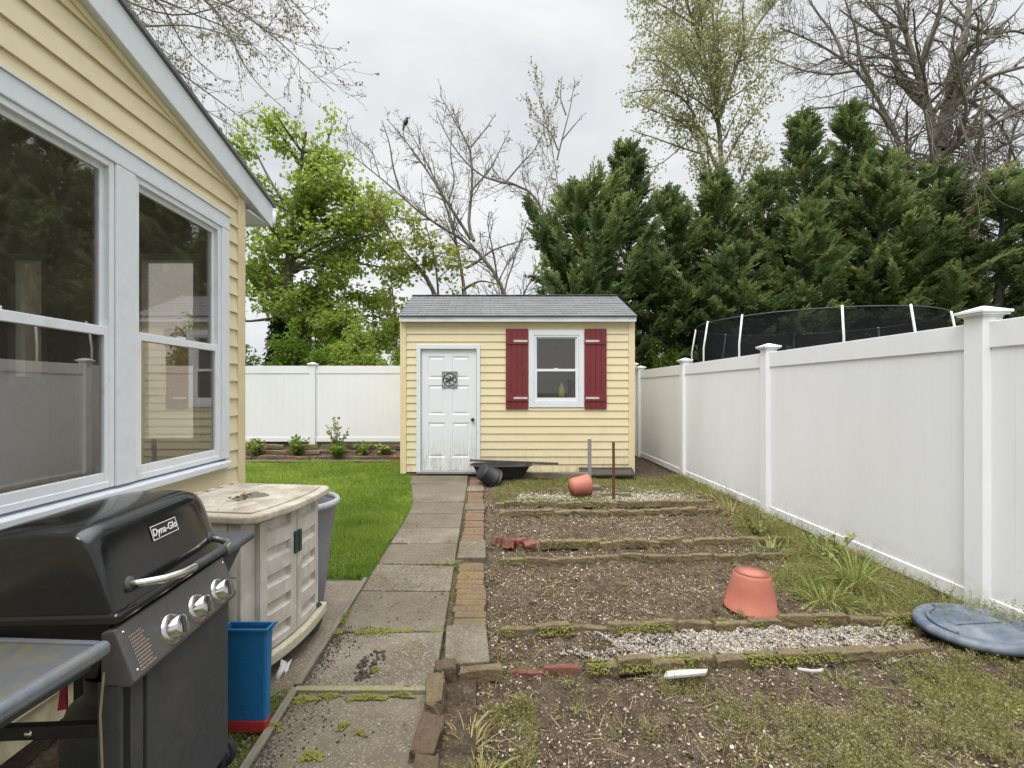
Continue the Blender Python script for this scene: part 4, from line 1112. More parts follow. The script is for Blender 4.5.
tag(o, 'crumpled white plastic scrap caught between blue bin and cabinet base', 'scrap')

def pot(name, label, base, Mx, rb, rt, h):
    t = thing(name, label, 'flower pot', base)
    T = Matrix.Translation(base) @ Mx
    MB().lathe([(0, .004), (rb * .93, .0), (rb * .90, .002), (rb * .985, .010), (rb * 1.035, .028), (rb + (rt - rb) * .5, h * .47), (rt - .003, h - .022), (rt - .001, h - .020), (rt + .002, h - .004), (rt + .004, h), (rt - .006, h - .002), (rt - .012, h - .05), (rb - .01, .02), (0, .02)], n=48, M=T).build('pot_body', M['terracotta'], t, smooth=True)
pot('flower_pot', 'large terracotta coloured pot standing upside down in the garden bed', (1.70, 3.23, .205), Matrix.Rotation(R(2), 4, 'Y') @ Matrix.Rotation(R(180), 4, 'X'), .112, .160, .240)
pot('flower_pot', 'smaller terracotta coloured pot lying on its side near the grey stake', (1.02, 6.55, .105), Matrix.Rotation(R(14), 4, 'Z') @ Matrix.Rotation(R(84), 4, 'Y'), .115, .145, .25)
def bin_lid():
    base = (2.765, 2.81, .04)
    t = thing('bin_lid', 'round blue-grey plastic bin lid lying on the weeds against the fence', 'bin lid', base)
    T = Matrix.Translation(base) @ Matrix.Rotation(R(-3), 4, 'Y') @ Matrix.Rotation(R(1), 4, 'X') @ Matrix.Scale(.87, 4) @ Matrix.Scale(.8, 4, (0, 0, 1))
    MB().lathe([(0, .050), (.10, .050), (.19, .044), (.205, .030), (.255, .022), (.262, .036), (.285, .038), (.308, .030), (.318, .008), (.320, -.020), (.313, -.020), (.306, .0), (.28, .022), (.0, .03)], n=64, M=T).build('lid_dome', M['bluelid'], t, smooth=True)
    m = MB(); m.prism([(-.16, .046), (-.14, .064), (.14, .064), (.16, .046)], 'y', -.035, .035); 
    vs = [T @ Vector(v) for v in m.v]; m.v = [tuple(v) for v in vs]; m.build('lid_handle', M['bluelid'], t, bevel=.01, seg=3)
    a = [T @ Vector((.235 * math.cos(x), .235 * math.sin(x), .033)) for x in np.linspace(1.9, 3.6, 14)]
    MB().tube(a, .010, 8).build('lid_rib', M['bluelid'], t, smooth=True)
bin_lid()

# stakes and things by the shed wall
tag(MB().box(1.355, 1.405, 7.10, 7.14, -.06, .70).build('grey_stake', M['postgrey'], bevel=.004), 'grey wooden stake standing upright behind the small pot', 'stake')
tag(MB().box(1.24, 1.52, 7.0, 7.22, -.05, .03).build('stake_block', M['slab'], bevel=.01), 'flat concrete block at the foot of the grey stake', 'block')
tag(MB().tube([(1.578, 6.50, -.08), (1.580, 6.50, .3), (1.578, 6.50, .72)], .019, 8).build('rusty_stake', M['rust']), 'thin rusty iron stake standing upright in the pale gravel', 'stake')
w = thing('garden_tub', 'shallow black plastic tub with flared rim against the shed wall', 'tub', (.12, 7.80, 0))
mb = MB(); V = []
for (z, hx, hy2) in ((.05, .36, .15), (.22, .46, .20), (.232, .49, .22), (.222, .50, .225), (.215, .455, .19), (.06, .34, .14)):
    for k in range(28):
        a = 2 * math.pi * k / 28; ca, sa = math.cos(a), math.sin(a)
        e = .6; V.append((.10 + hx * math.copysign(abs(ca) ** e, ca), 7.80 + hy2 * math.copysign(abs(sa) ** e, sa), z))
mb.add(V, [(j * 28 + k, j * 28 + (k + 1) % 28, (j + 1) * 28 + (k + 1) % 28, (j + 1) * 28 + k) for j in range(5) for k in range(28)])
mb.f.append(tuple(range(5 * 28, 6 * 28))); mb.f.append(tuple(range(28)))
mb.build('tub_body', M['black'], w, smooth=False)
MB().box(-.15, .35, 7.70, 7.90, .0, .05).build('tub_foot', M['black'], w, bevel=.01)
T = Matrix.Translation((.30, 7.74, .275)) @ Matrix.Rotation(R(2.2), 4, 'Y')
tag(MB().box(-.70, .70, -.035, .035, -.014, .014, M=T).build('dark_board', M['board'], bevel=.004), 'long dark board laid flat across the black tub', 'board')
b = thing('black_bucket', 'black bucket tipped on its side at the end of the brick path', 'bucket', (.03, 7.35, 0))
T = Matrix.Translation((-.20, 7.30, .20)) @ Matrix.Rotation(R(30), 4, 'Z') @ Matrix.Rotation(R(122), 4, 'Y')
MB().lathe([(0, .0), (.12, .0), (.125, .01), (.155, .26), (.165, .262), (.166, .285), (.157, .287), (.145, .26), (.115, .02), (0, .02)], n=36, M=T).build('bucket_body', M['black'], b, smooth=True)
MB().lathe([(.157, .20), (.166, .204), (.166, .214), (.158, .218)], n=36, M=T).build('band', M['black'], b, smooth=True)
tr = thing('plant_tray', 'flat black plant tray leaning at the foot of the shed wall', 'tray', (1.83, 7.98, 0))
mb = MB(); fz = lambda u, v, o: (u, 7.86 + v * .9, .03 + v * .42 + o)
ring(mb, fz, 1.38, 2.26, .0, .20, .02, 0, .03); mb.build('tray_rim', M['board'], tr, bevel=.004)
mb = MB(); fbox(mb, fz, 1.40, 2.24, .02, .18, 0, .006); mb.build('tray_floor', M['board'], tr)
T = Matrix.Translation((.98, 7.90, .05)) @ Matrix.Rotation(R(-2), 4, 'Z')
tag(MB().box(-.55, .55, -.06, .06, -.06, .03, M=T).build('grey_plank', M['oldwood'], bevel=.006), 'grey weathered plank lying along the foot of the shed wall', 'plank')
T = Matrix.Translation((1.62, 6.62, .0)) @ Matrix.Rotation(R(3), 4, 'Z')
tag(MB().box(-.18, .22, -.035, .035, -.03, .02, M=T).build('pale_plank', M['oldwood'], bevel=.006), 'short pale plank lying right of the small pot', 'plank')
# scraps in the foreground bed
mb = MB(); mb.prism([(.82, 2.37), (1.04, 2.405), (1.065, 2.44), (.93, 2.435), (.845, 2.42)], 'z', -.002, .012)
tag(mb.build('slat', M['paper'], bevel=.002), 'flat white slat lying on the soil in front of the edging bricks', 'slat')
tag(MB().tube([(1.50, 2.42, .02), (1.56, 2.40, .022), (1.60, 2.405, .02), (1.625, 2.42, .018)], .009, 8).build('bent_stick', M['paper'], smooth=True), 'short white stick lying before the edging bricks nearer the fence', 'stick')
tag(MB().tube([(-.07, 1.80, .16), (-.06, 1.92, .10), (-.03, 2.05, .05), (.0, 2.13, .0)], .006, 6).build('dry_stalk', M['cord'], smooth=True), 'long pale dry stalk leaning in the straw tuft', 'stalk')

# ------------------------------------------------------------------ trampoline behind the fence
def trampoline():
    cx, cy, r = 5.9, 9.2, 2.0
    t = thing('trampoline', 'large round trampoline with black safety net and pale poles behind the tall fence', 'trampoline', (cx, cy, 0))
    circ = lambda rr, z, n=64: [(cx + rr * math.cos(2 * math.pi * k / n), cy + rr * math.sin(2 * math.pi * k / n), z) for k in range(n + 1)]
    MB().tube(circ(r, .85), .035, 8, cap=False).build('frame', M['steel'], t, smooth=True)
    mb = MB().add([(cx + r * .93 * math.cos(a), cy + r * .93 * math.sin(a), .86) for a in np.linspace(0, 2 * math.pi, 48, endpoint=False)], [tuple(range(48))]); mb.build('mat', M['black'], t)
    mb = MB().lathe([(r * .93, .875), (r * 1.01, .89)], c=(cx, cy, 0), n=64); mb.build('spring_pad', M['black'], t)
    # cloth skirt and net
    n = 96; V = []; zs = np.linspace(.88, 2.66, 10)
    A = 2 * math.pi * np.arange(n) / n
    for z in zs:
        rr = r * (.97 - .02 * math.sin((z - .88) / 1.78 * math.pi)) + .02 * np.sin(A * 8)
        V.append(np.stack([cx + rr * np.cos(A), cy + rr * np.sin(A), z + .02 * np.sin(A * 8 + 1) * (z > 2)], -1))
    V = np.concatenate(V); k = np.arange(n)
    Fq = np.concatenate([np.stack([j * n + k, j * n + (k + 1) % n, (j + 1) * n + (k + 1) % n, (j + 1) * n + k], -1) for j in range(len(zs) - 1)])
    nmesh('net', V, Fq, M['net'], t, smooth=True)
    MB().tube(circ(r * .975, 2.665, 96), .012, 6, cap=False).build('top_ring', M['cart'], t, smooth=True)
    az = [R(a) for a in (185, 209, 250, 278, 318, 20, 65, 110, 150)]
    for a in az:
        ca, sa = math.cos(a), math.sin(a)
        p = MB().tube([(cx + (r + .05) * ca, cy + (r + .05) * sa, .5), (cx + (r + .05) * ca, cy + (r + .05) * sa, 2.2), (cx + (r - .03) * ca, cy + (r - .03) * sa, 2.69)], .017, 8).build('pole', M['white'], t, smooth=True)
        MB().tube([(cx + r * ca, cy + r * sa, .84), (cx + (r + .02) * ca, cy + (r + .02) * sa, -.12)], .025, 8).build('leg', M['steel'], t, smooth=True)
trampoline()

# ------------------------------------------------------------------ vegetation
BLADE_V = np.array([(-.5, 0, 0), (.5, 0, 0), (.35, .55, .10), (-.35, .55, .10), (0, 1, .32)], float)
BLADE_F = np.array([(0, 1, 2), (0, 2, 3), (3, 2, 4)])
LEAF_V = np.array([(0, 0, 0), (.34, .45, .06), (0, 1, 0), (-.34, .45, .06), (0, .45, -.05)], float)
LEAF_F = np.array([(0, 1, 4), (1, 2, 4), (2, 3, 4), (3, 0, 4)])
MAPLE_V = np.array([(0, 0, 0), (.38, .10, .05), (.24, .34, 0), (.58, .55, .10), (.26, .66, .02), (0, 1, -.06), (-.26, .66, .02), (-.58, .55, .10), (-.24, .34, 0), (-.38, .10, .05)], float)
MAPLE_F = np.array([(0, 1, 2), (0, 2, 3), (0, 3, 4), (0, 4, 5), (0, 5, 6), (0, 6, 7), (0, 7, 8), (0, 8, 9)])

def updirs(n, tilt, rg):
    d = rg.normal(0, tilt, (n, 3)); d[:, 2] = 1; return unit(d)

# lawn
def blades(x, y, z, h, w, rg, tilt=.35):
    n = len(x); d = updirs(n, tilt, rg); Rm = frames(d, rg)
    return inst(BLADE_V, BLADE_F, np.stack([x, y, z], -1), Rm, np.stack([w, h, h], -1), np.clip(rg.normal(.45, .2, n) + (fbm(x * 1.3, y * 1.3, 6) - .5) * 1.3, 0, 1))
g = np.random.default_rng(31)
xs, ys = [], []
for (y0, y1, dens) in ((3.62, 5.0, 6500), (5.0, 7.0, 4200), (7.0, 9.62, 2600)):
    n = int(dens * (y1 - y0) * 5.2)
    y = g.uniform(y0, y1, n); x = np.array([PL(v) for v in y]) - .02 - g.uniform(0, 1, n) ** 1.25 * 4.9
    xs.append(x); ys.append(y)
x = np.concatenate(xs); y = np.concatenate(ys)
edge = fbm(x * 5, y * 5, 3) * .10
k = y > 3.63 + edge; x, y = x[k], y[k]; n = len(x)
hh = g.uniform(.03, .08, n) * (.45 + 1.1 * fbm(x * 1.7, y * 1.7, 8)) * np.where(y > 6, 1.15, 1)
V, Fq, a = blades(x, y, lawn_z(x, y) - .005, hh, g.uniform(.005, .009, n) * np.where(y > 6, 1.6, 1.15), g)
tag(nmesh('lawn_grass', V, Fq, M['grass'], attr=a), None, None, None, 'stuff')

# rubble shapes
ICO = bmesh.new(); bmesh.ops.create_icosphere(ICO, subdivisions=1, radius=1)
ICO_V = np.array([v.co[:] for v in ICO.verts]); ICO_F = np.array([[v.index for v in f.verts] for f in ICO.faces]); ICO.free()
def rubble(name, x, y, z, s, mat, var, rg, flat=(.5, 1.0), kind='stuff'):
    n = len(x); d = updirs(n, .9, rg); Rm = frames(d, rg)
    sc = np.stack([s * rg.uniform(.6, 1.3, n), s * rg.uniform(*flat, n), s * rg.uniform(.6, 1.3, n)], -1)
    jit = ICO_V * (1 + np.random.default_rng(5).normal(0, .16, (len(ICO_V), 1)))
    V, Fq, a = inst(jit, ICO_F, np.stack([x, y, z], -1), Rm, sc, var)
    return tag(nmesh(name, V, Fq, mat, attr=a), None, None, None, kind)
g = np.random.default_rng(41)
def gravel_mask(x, y):
    left = .30 + .6 * fbm(y * 9, x * 3, 7)
    return (y > 2.53 + .03 * x / 1) & (y < 2.85 + .065 * x) & (x > left - .05) & (x < 2.45)
# dark clods and pale chips in the soil
n = 120000; x = g.uniform(-.32, 3.05, n); y = 1.25 + 6.9 * g.random(n) ** 1.6
keep = ~gravel_mask(x, y) & (g.random(n) < .15 + 1.2 * sstep(.25, .7, fbm(x * 2.5, y * 2.5, 13)) * np.where(y > 6.3, .35, 1)); x, y = x[keep], y[keep]; n = len(x)
s = (.0020 + .0070 * g.random(n) ** 3.2) * (1 + .13 * np.maximum(0, y - 2.5))
rubble('soil_chips', x, y, soil_z(x, y) + s * .35, s, M['chips'], np.clip(g.beta(1.3, 1.5, n), 0, 1), g, (.25, .7))
n = 5000; x = g.uniform(-.32, 3.05, n); y = 1.25 + 5.2 * g.random(n) ** 1.6
keep = ~gravel_mask(x, y); x, y = x[keep], y[keep]; n = len(x); s = .003 + .011 * g.random(n) ** 3
rubble('soil_clods', x, y, soil_z(x, y) + s * .2, s, M['clods'], g.random(n), g)
# white gravel strip, thin gravel before the shed
n = 60000; x = g.uniform(.3, 2.5, n); y = g.uniform(2.5, 3.02, n); keep = gravel_mask(x, y) & (g.random(n) < .10 + .62 * sstep(.3, 1.3, x + .5 * fbm(x * 4, y * 4, 2)) * (.25 + 1.1 * sstep(.3, .6, fbm(x * 5, y * 7, 12)))); x, y = x[keep], y[keep]; n = len(x); s = .0032 + .006 * g.random(n) ** 2.5
rubble('gravel', x, y, soil_z(x, y) + .005 + .012 * g.random(n), s, M['gravel'], np.clip(g.beta(2, 1.6, n), 0, 1), g, (.5, .9))
n = 12000; x = g.uniform(.3, 2.9, n); y = g.uniform(6.2, 7.3, n)
den = np.exp(-((x - 1.95) / .55) ** 2 - ((y - 6.55) / .28) ** 2) * 1.6 + .65 * np.exp(-((x - .75) / .5) ** 2 - ((y - 6.6) / .18) ** 2)
keep = g.random(n) < den * (.4 + fbm(x * 4, y * 4, 5)); x, y = x[keep], y[keep]; n = len(x); s = .009 + .012 * g.random(n) ** 2
rubble('gravel', x, y, soil_z(x, y) + .012, s, M['gravel'], np.clip(.45 + .5 * g.random(n), 0, 1), g, (.5, .9))
# crumbs on the path and under the cabinet
n = 900; y = g.uniform(1.6, 7.5, n); x = np.array([g.uniform(PL(v), PR(v)) for v in y]); s = .0018 + .003 * g.random(n) ** 3
rubble('path_grit', x, y, .007 + 0 * x, s, M['chips'], g.random(n), g)
n = 1500; y = g.uniform(1.7, 2.3, n); x = g.uniform(-1.4, -.95, n); s = .003 + .008 * g.random(n) ** 3
rubble('soil_chips', x, y, soil_z(x, y) + .022, s, M['chips'], g.random(n) * .9, g)
n = 1500; y = g.uniform(1.55, 2.9, n); x = np.array([PL(v) for v in y]) + .01 + g.exponential(.05, n); s = .002 + .005 * g.random(n) ** 3
rubble('path_grit', x, y, .006 + 0 * x, s, M['clods'], g.random(n), g)
n = 420; x = g.uniform(-.88, -.36, n); y = g.uniform(1.6, 2.8, n); k = fbm(x * 6, y * 6, 91) > .52; x, y = x[k], y[k]; n = len(x); s = .002 + .005 * g.random(n) ** 2
rubble('path_grit', x, y, .006 + 0 * x, s, M['clods'], g.random(n), g)
# clump of dark earth on the near slab
n = 90; a = g.uniform(0, 6.28, n); r = .075 * np.sqrt(g.random(n)); x = -.635 + r * np.cos(a) * .9; y = 2.48 + r * np.sin(a) * 2.0
s = .004 + .013 * g.random(n) ** 2; rubble('earth_crumbs', x, y, .008 + .016 * g.random(n) * (1 - r / .06), s, M['clods'], g.random(n) * .6, g)
# moss in joints and clumps
mx, my, mz, msz = [], [], [], []
def moss_clump(cx, cy, rx, ry, n, hgt=.02):
    a = g.uniform(0, 6.28, n); r = np.sqrt(g.random(n)) * (.75 + .25 * np.sin(a * 3 + cx * 50) + .15 * np.sin(a * 7))
    mx.append(cx + rx * r * np.cos(a)); my.append(cy + ry * r * np.sin(a)); mz.append(.006 + hgt * np.maximum(0, 1 - r) * g.random(n)); msz.append(.0022 + .0035 * g.random(n))
for (u, v, rx, ry, n) in ((-.86, 2.20, .06, .03, 300), (-.75, 2.225, .05, .02, 160), (-.58, 2.215, .09, .022, 300), (-.42, 2.23, .06, .014, 120), (-.70, 1.86, .045, .028, 280), (-.925, 2.02, .05, .03, 120), (-.555, 1.99, .018, .018, 60), (-.63, 2.03, .02, .03, 60), (-.60, 2.43, .03, .03, 60), (-.40, 2.28, .1, .01, 60), (-.58, 1.74, .03, .015, 60), (-.93, 3.0, .03, .10, 160)):
    moss_clump(u, v, rx * 1.15, ry * 1.15, n * 3)
for y0 in (2.83, 3.41, 3.93, 4.47):
    n = {2.83: 1300, 3.41: 260}.get(y0, 160); x = g.uniform(PL(y0), PR(y0), n); 
    den = fbm(x * 7, 0 * x + y0, 3); k = den > (.36 if y0 == 2.83 else .5); x = x[k]; n = len(x)
    w = (.018 if y0 == 2.83 else .007) * np.where(x < -.6, 1.0, .4)
    mx.append(x); my.append(y0 + g.normal(0, 1, n) * w); mz.append(np.full(n, .002) + .008 * g.random(n)); msz.append(.004 + .004 * g.random(n))
for (x0, y0, x1, y1, z0, n) in ((.46, 2.50, 2.36, 2.67, .006, 3600), (.02, 2.88, 2.62, 3.05, .0, 3600), (.04, 4.05, 2.66, 4.20, .008, 900), (.42, 4.46, 2.82, 4.60, .02, 900), (.05, 5.64, 2.80, 5.74, .008, 700), (0, 6.04, 2.72, 6.12, .02, 700)):
    q = g.random(n); xx = x0 + (x1 - x0) * q; k = fbm(xx * 5, 0 * xx + y0, 61) > .44; q = q[k]; m = len(q); off = g.choice([-1, 1], m) * g.uniform(.01, .055, m)
    mx.append(x0 + (x1 - x0) * q); my.append(y0 + (y1 - y0) * q + off); mz.append(z0 - .9 * np.maximum(0, np.abs(off) - .022)); msz.append((.0025 + .004 * g.random(m)) * (1 + .12 * (y0 - 2)))
x, y, z, s = map(np.concatenate, (mx, my, mz, msz))
rubble('moss', x, y, z, s, M['moss'], np.clip(g.normal(.5, .22, len(x)), 0, 1), g)

# weeds: low plants of many small leaves and thin stems
def weed_proto(seed, nleaf, nstem):
    rg = np.random.default_rng(seed); Vs, Fs, off = [], [], 0
    for k in range(nleaf):
        h = rg.uniform(.1, 1); r = rg.uniform(.05, .75) * (1.1 - .5 * h); a = rg.uniform(0, 6.28)
        d = unit(np.array([math.cos(a) + rg.normal(0, .4), math.sin(a) + rg.normal(0, .4), rg.uniform(-.1, .9)])); Rm = frames(d[None], rg)[0]
        v = (LEAF_V * rg.uniform(.14, .27)) @ Rm.T + np.array([r * math.cos(a), r * math.sin(a), h])
        Vs.append(v); Fs.append(LEAF_F + off); off += len(v)
    for k in range(nstem):
        a = rg.uniform(0, 6.28); d = unit(np.array([math.cos(a) * .6, math.sin(a) * .6, 1])); Rm = frames(d[None], rg)[0]
        v = (BLADE_V * np.array([.05, rg.uniform(.7, 1.3), 1])) @ Rm.T; Vs.append(v); Fs.append(BLADE_F + off); off += len(v)
    return np.concatenate(Vs), np.concatenate(Fs)
WP = [weed_proto(60 + k, 13, 6) for k in range(4)]
def weeds(name, x, y, h, mat, rg, var=None, zf=soil_z):
    n = len(x); parts = []
    if var is None: var = np.clip(rg.normal(.45, .2, n) + (fbm(x * 2.5, y * 2.5, 17) - .5) * .8, 0, 1)
    d = updirs(n, .18, rg); Rm = frames(d, rg); Rm = np.stack([Rm[:, :, 0], Rm[:, :, 2], Rm[:, :, 1]], -1)
    pos = np.stack([x, y, zf(x, y) - .004], -1); sel = rg.integers(0, 4, n)
    for k in range(4):
        q = sel == k
        parts.append(inst(WP[k][0], WP[k][1], pos[q], Rm[q], h[q], var[q]))
    V, Fq, a = join(parts)
    return tag(nmesh(name, V, Fq, mat, attr=a), None, None, None, 'stuff')
def scatter(n, x0, x1, y0, y1, den, rg, py=1.0):
    x = rg.uniform(x0, x1, n); y = y0 + (y1 - y0) * rg.random(n) ** py; k = rg.random(n) < den(x, y); return x[k], y[k]
g = np.random.default_rng(51)
def den_front(x, y):
    base = .70 * sstep(.45, 1.6, x + .5 * (y - 2.0)) + .5 * sstep(1.9, 2.5, x)
    cl = sstep(.47, .58, fbm(x * 3.4, y * 3.4, 19)) * .9 + .04
    path = sstep(2.50, 2.42, y - .06 * x)
    return base * cl * path + .06 * (fbm(x * 5, y * 5, 2) > .6)
x, y = scatter(6500, -.2, 3.05, 1.25, 2.72, den_front, g); h = g.uniform(.02, .075, len(x)) * (.35 + 1.1 * fbm(x * 3, y * 3, 77))
weeds('weeds', x, y, h, M['weed'], g)
x, y = scatter(420, -.22, .18, 1.72, 2.32, lambda x, y: sstep(.38, .55, fbm(x * 5, y * 5, 83)), g); h = g.uniform(.02, .06, len(x))
weeds('weeds', x, y, h, M['weed'], g)
x, y = scatter(2600, 1.9, 3.04, 2.1, 2.75, lambda x, y: sstep(1.7, 2.4, x + .3 * fbm(x * 4, y * 4, 3)) * sstep(.36, .55, fbm(x * 3, y * 3, 23)), g); h = g.uniform(.02, .05, len(x))
weeds('weeds', x, y, h, M['weed'], g)
def den_fence(x, y):
    wdt = .35 + .9 * np.exp(-((y - 3.55) / .55) ** 2) + .45 * np.exp(-((y - 5.0) / .6) ** 2)
    return sstep(3.08 - wdt, 3.08 - wdt * .3, x + .3 * (fbm(x * 5, y * 5, 29) - .5)) * (.35 + .9 * sstep(.35, .6, fbm(x * 3, y * 3, 31)))
x, y = scatter(7500, 1.6, 3.06, 2.75, 8.0, den_fence, g, 1.2); h = g.uniform(.02, .065, len(x)) * (1 + .10 * (y - 2.7))
weeds('weeds', x, y, h, M['weed'], g)
def den_shed(x, y):
    return (.25 + .9 * sstep(.38, .58, fbm(x * 2.2, y * 3, 37))) * np.where((x > 1.5) & (y < 6.9) & (x < 2.5), .25, 1)
x, y = scatter(9500, .0, 3.05, 6.15, 8.05, den_shed, g); h = g.uniform(.02, .05, len(x))
weeds('weeds', x, y, h, M['weed'], g)
x, y = scatter(5000, -.02, 3.0, 2.9, 6.1, lambda x, y: .09 + .45 * sstep(.55, .72, fbm(x * 3, y * 3, 41)) * sstep(.5, 2.2, x) + .5 * sstep(.12, .0, x), g); h = g.uniform(.012, .035, len(x))
weeds('weeds', x, y, h, M['weed'], g)
def fluffy(name, x, y, h, mat, rg):
    """thin upright weeds: fine stems carrying many tiny leaves"""
    pos, dr, hs, lp, ld, ls, lv, sv = [], [], [], [], [], [], [], []
    z = soil_z(x, y)
    for i in range(len(x)):
        v0 = np.clip(rg.normal(.5, .2), 0, 1)
        for k in range(rg.integers(4, 9)):
            d = unit(np.array([rg.normal(0, .32), rg.normal(0, .32), 1])); L = h[i] * rg.uniform(.5, 1.1); p = np.array([x[i] + rg.normal(0, .012), y[i] + rg.normal(0, .012), z[i]])
            pos.append(p); dr.append(d); hs.append(L); sv.append(v0)
            m = int(6 + L * 110); t = rg.uniform(.15, 1.02, m)[:, None]
            lp.append(p + d * L * t + rg.normal(0, .004, (m, 3))); ld.append(rg.normal(0, 1, (m, 3)) + [0, 0, .5]); ls.append(rg.uniform(.005, .011, m)); lv.append(np.clip(v0 + rg.normal(0, .14, m), 0, 1))
    n = len(pos); hs = np.array(hs)
    A = inst(BLADE_V, BLADE_F, np.array(pos), frames(np.array(dr), rg), np.stack([np.full(n, .0018), hs, hs * .3], -1), np.array(sv))
    lp, ld, ls, lv = map(np.concatenate, (lp, ld, ls, lv)); B = inst(LEAF_V, LEAF_F, lp, frames(ld, rg), ls, lv)
    V, Fq, a = join([A, B]); return tag(nmesh(name, V, Fq, mat, attr=a), None, None, None, 'stuff')
x, y = scatter(2600, -.1, 3.05, 1.25, 2.62, lambda x, y: (.08 + .9 * sstep(.4, 1.7, x + .5 * (y - 2))) * sstep(.46, .58, fbm(x * 3.4, y * 3.4, 19)), g)
fluffy('weeds', x, y, g.uniform(.035, .10, len(x)), M['fluff'], g)
x, y = scatter(1500, 1.9, 3.06, 2.8, 6.5, den_fence, g, 1.2); fluffy('weeds', x, y, g.uniform(.06, .20, len(x)), M['weed'], g)
x, y = scatter(420, 0, 2.6, 2.9, 6.0, lambda x, y: sstep(.5, .65, fbm(x * 2, y * 2, 53)), g); fluffy('weeds', x, y, g.uniform(.03, .08, len(x)), M['fluff'], g)
# joint between path and brick strip, border bricks
n = 2600; y = 1.5 + 6.2 * g.random(n) ** 1.6; x = np.array([g.uniform(PR(v) + .0, SC(v) - .10) for v in y]); k = g.random(n) < .18 + .9 * sstep(.42, .6, fbm(x * 2, y * 2.4, 43)); x, y = x[k], y[k]
weeds('joint_weeds', x, y, g.uniform(.010, .030, len(x)), M['weed'], g, zf=lambda x, y: -.025 + 0 * x)
n = 500; y = g.uniform(1.75, 2.3, n); x = -.94 - .16 * g.random(n) ** 1.5; k = fbm(x * 6, y * 6, 3) > .45; x, y = x[k], y[k]
weeds('joint_weeds', x, y, g.uniform(.012, .03, len(x)), M['tuft'], g, zf=lambda x, y: -.01 + 0 * x)
# dry grass scattered through the beds
x, y = scatter(26000, -.25, 3.05, 1.3, 8.05, lambda x, y: .14 + .5 * sstep(.6, 2.4, x) * sstep(.46, .6, fbm(x * 3.4, y * 3.4, 19)) + .5 * (y > 6.2), g, 1.4)
n = len(x); V, Fq, a = blades(x, y, soil_z(x, y) - .004, g.uniform(.03, .085, n), g.uniform(.0025, .005, n) * (1 + .15 * (y - 2)), g, .8)
tag(nmesh('dry_grass', V, Fq, M['straw'], attr=a), None, None, None, 'stuff')
x, y = scatter(9000, .0, 3.05, 6.15, 8.05, lambda x, y: .2 + .8 * sstep(.35, .55, fbm(x * 2.2, y * 3, 37)), g)
n = len(x); V, Fq, a = blades(x, y, soil_z(x, y) - .004, g.uniform(.03, .08, n), g.uniform(.004, .008, n), g, .5)
tag(nmesh('green_grass', V, Fq, M['tuft'], attr=a), None, None, None, 'stuff')

x, y = scatter(5500, .2, 3.06, 1.25, 2.6, lambda x, y: .8 * sstep(.3, 2.0, x + .5 * (y - 2)) * sstep(.46, .60, fbm(x * 3.4, y * 3.4, 19)), g)
n = len(x); V, Fq, a = blades(x, y, soil_z(x, y) - .004, g.uniform(.03, .10, n), g.uniform(.002, .0042, n), g, .6)
tag(nmesh('green_grass', V, Fq, M['weed'], attr=a), None, None, None, 'stuff')
x, y = scatter(14000, 1.9, 3.06, 2.8, 8.0, den_fence, g, 1.3)
n = len(x); V, Fq, a = blades(x, y, soil_z(x, y) - .004, g.uniform(.05, .17, n), g.uniform(.0025, .005, n) * (1 + .12 * (y - 2)), g, .5)
tag(nmesh('green_grass', V, Fq, M['tuft'], attr=np.clip(a + .25, 0, 1)), None, None, None, 'stuff')
# plant litter lying on the beds: short stalks and withered leaves
n = 5200; x = g.uniform(-.25, 3.05, n); y = 1.3 + 6.6 * g.random(n) ** 1.7; az = g.uniform(0, 6.28, n); d = np.stack([np.cos(az), np.sin(az), g.normal(.04, .12, n)], -1)
V, Fq, a = inst(BLADE_V * np.array([1, 1, .3]), BLADE_F, np.stack([x, y, soil_z(x, y) + .006], -1), frames(d, g), np.stack([g.uniform(.002, .004, n) * (1 + .12 * (y - 1.3)), g.uniform(.02, .11, n), g.uniform(.02, .1, n)], -1), g.random(n))
tag(nmesh('plant_litter', V, Fq, M['straw'], attr=a), None, None, None, 'stuff')
n = 900; x = g.uniform(-.9, 3.05, n); y = 1.3 + 6.6 * g.random(n) ** 1.5; az = g.uniform(0, 6.28, n); d = np.stack([np.cos(az), np.sin(az), g.normal(.1, .2, n)], -1); up = np.array([0, 0, 1.]) + g.normal(0, .35, (n, 3)); xx = unit(np.cross(unit(d), up))
V, Fq, a = inst(LEAF_V, LEAF_F, np.stack([x, y, np.where(x < -.05, .008, soil_z(x, y) + .008)], -1), np.stack([xx, unit(d), np.cross(xx, unit(d))], -1), g.uniform(.008, .03, n), g.random(n))
tag(nmesh('leaf_litter', V, Fq, M['brownleaf'], attr=a), None, None, None, 'stuff')
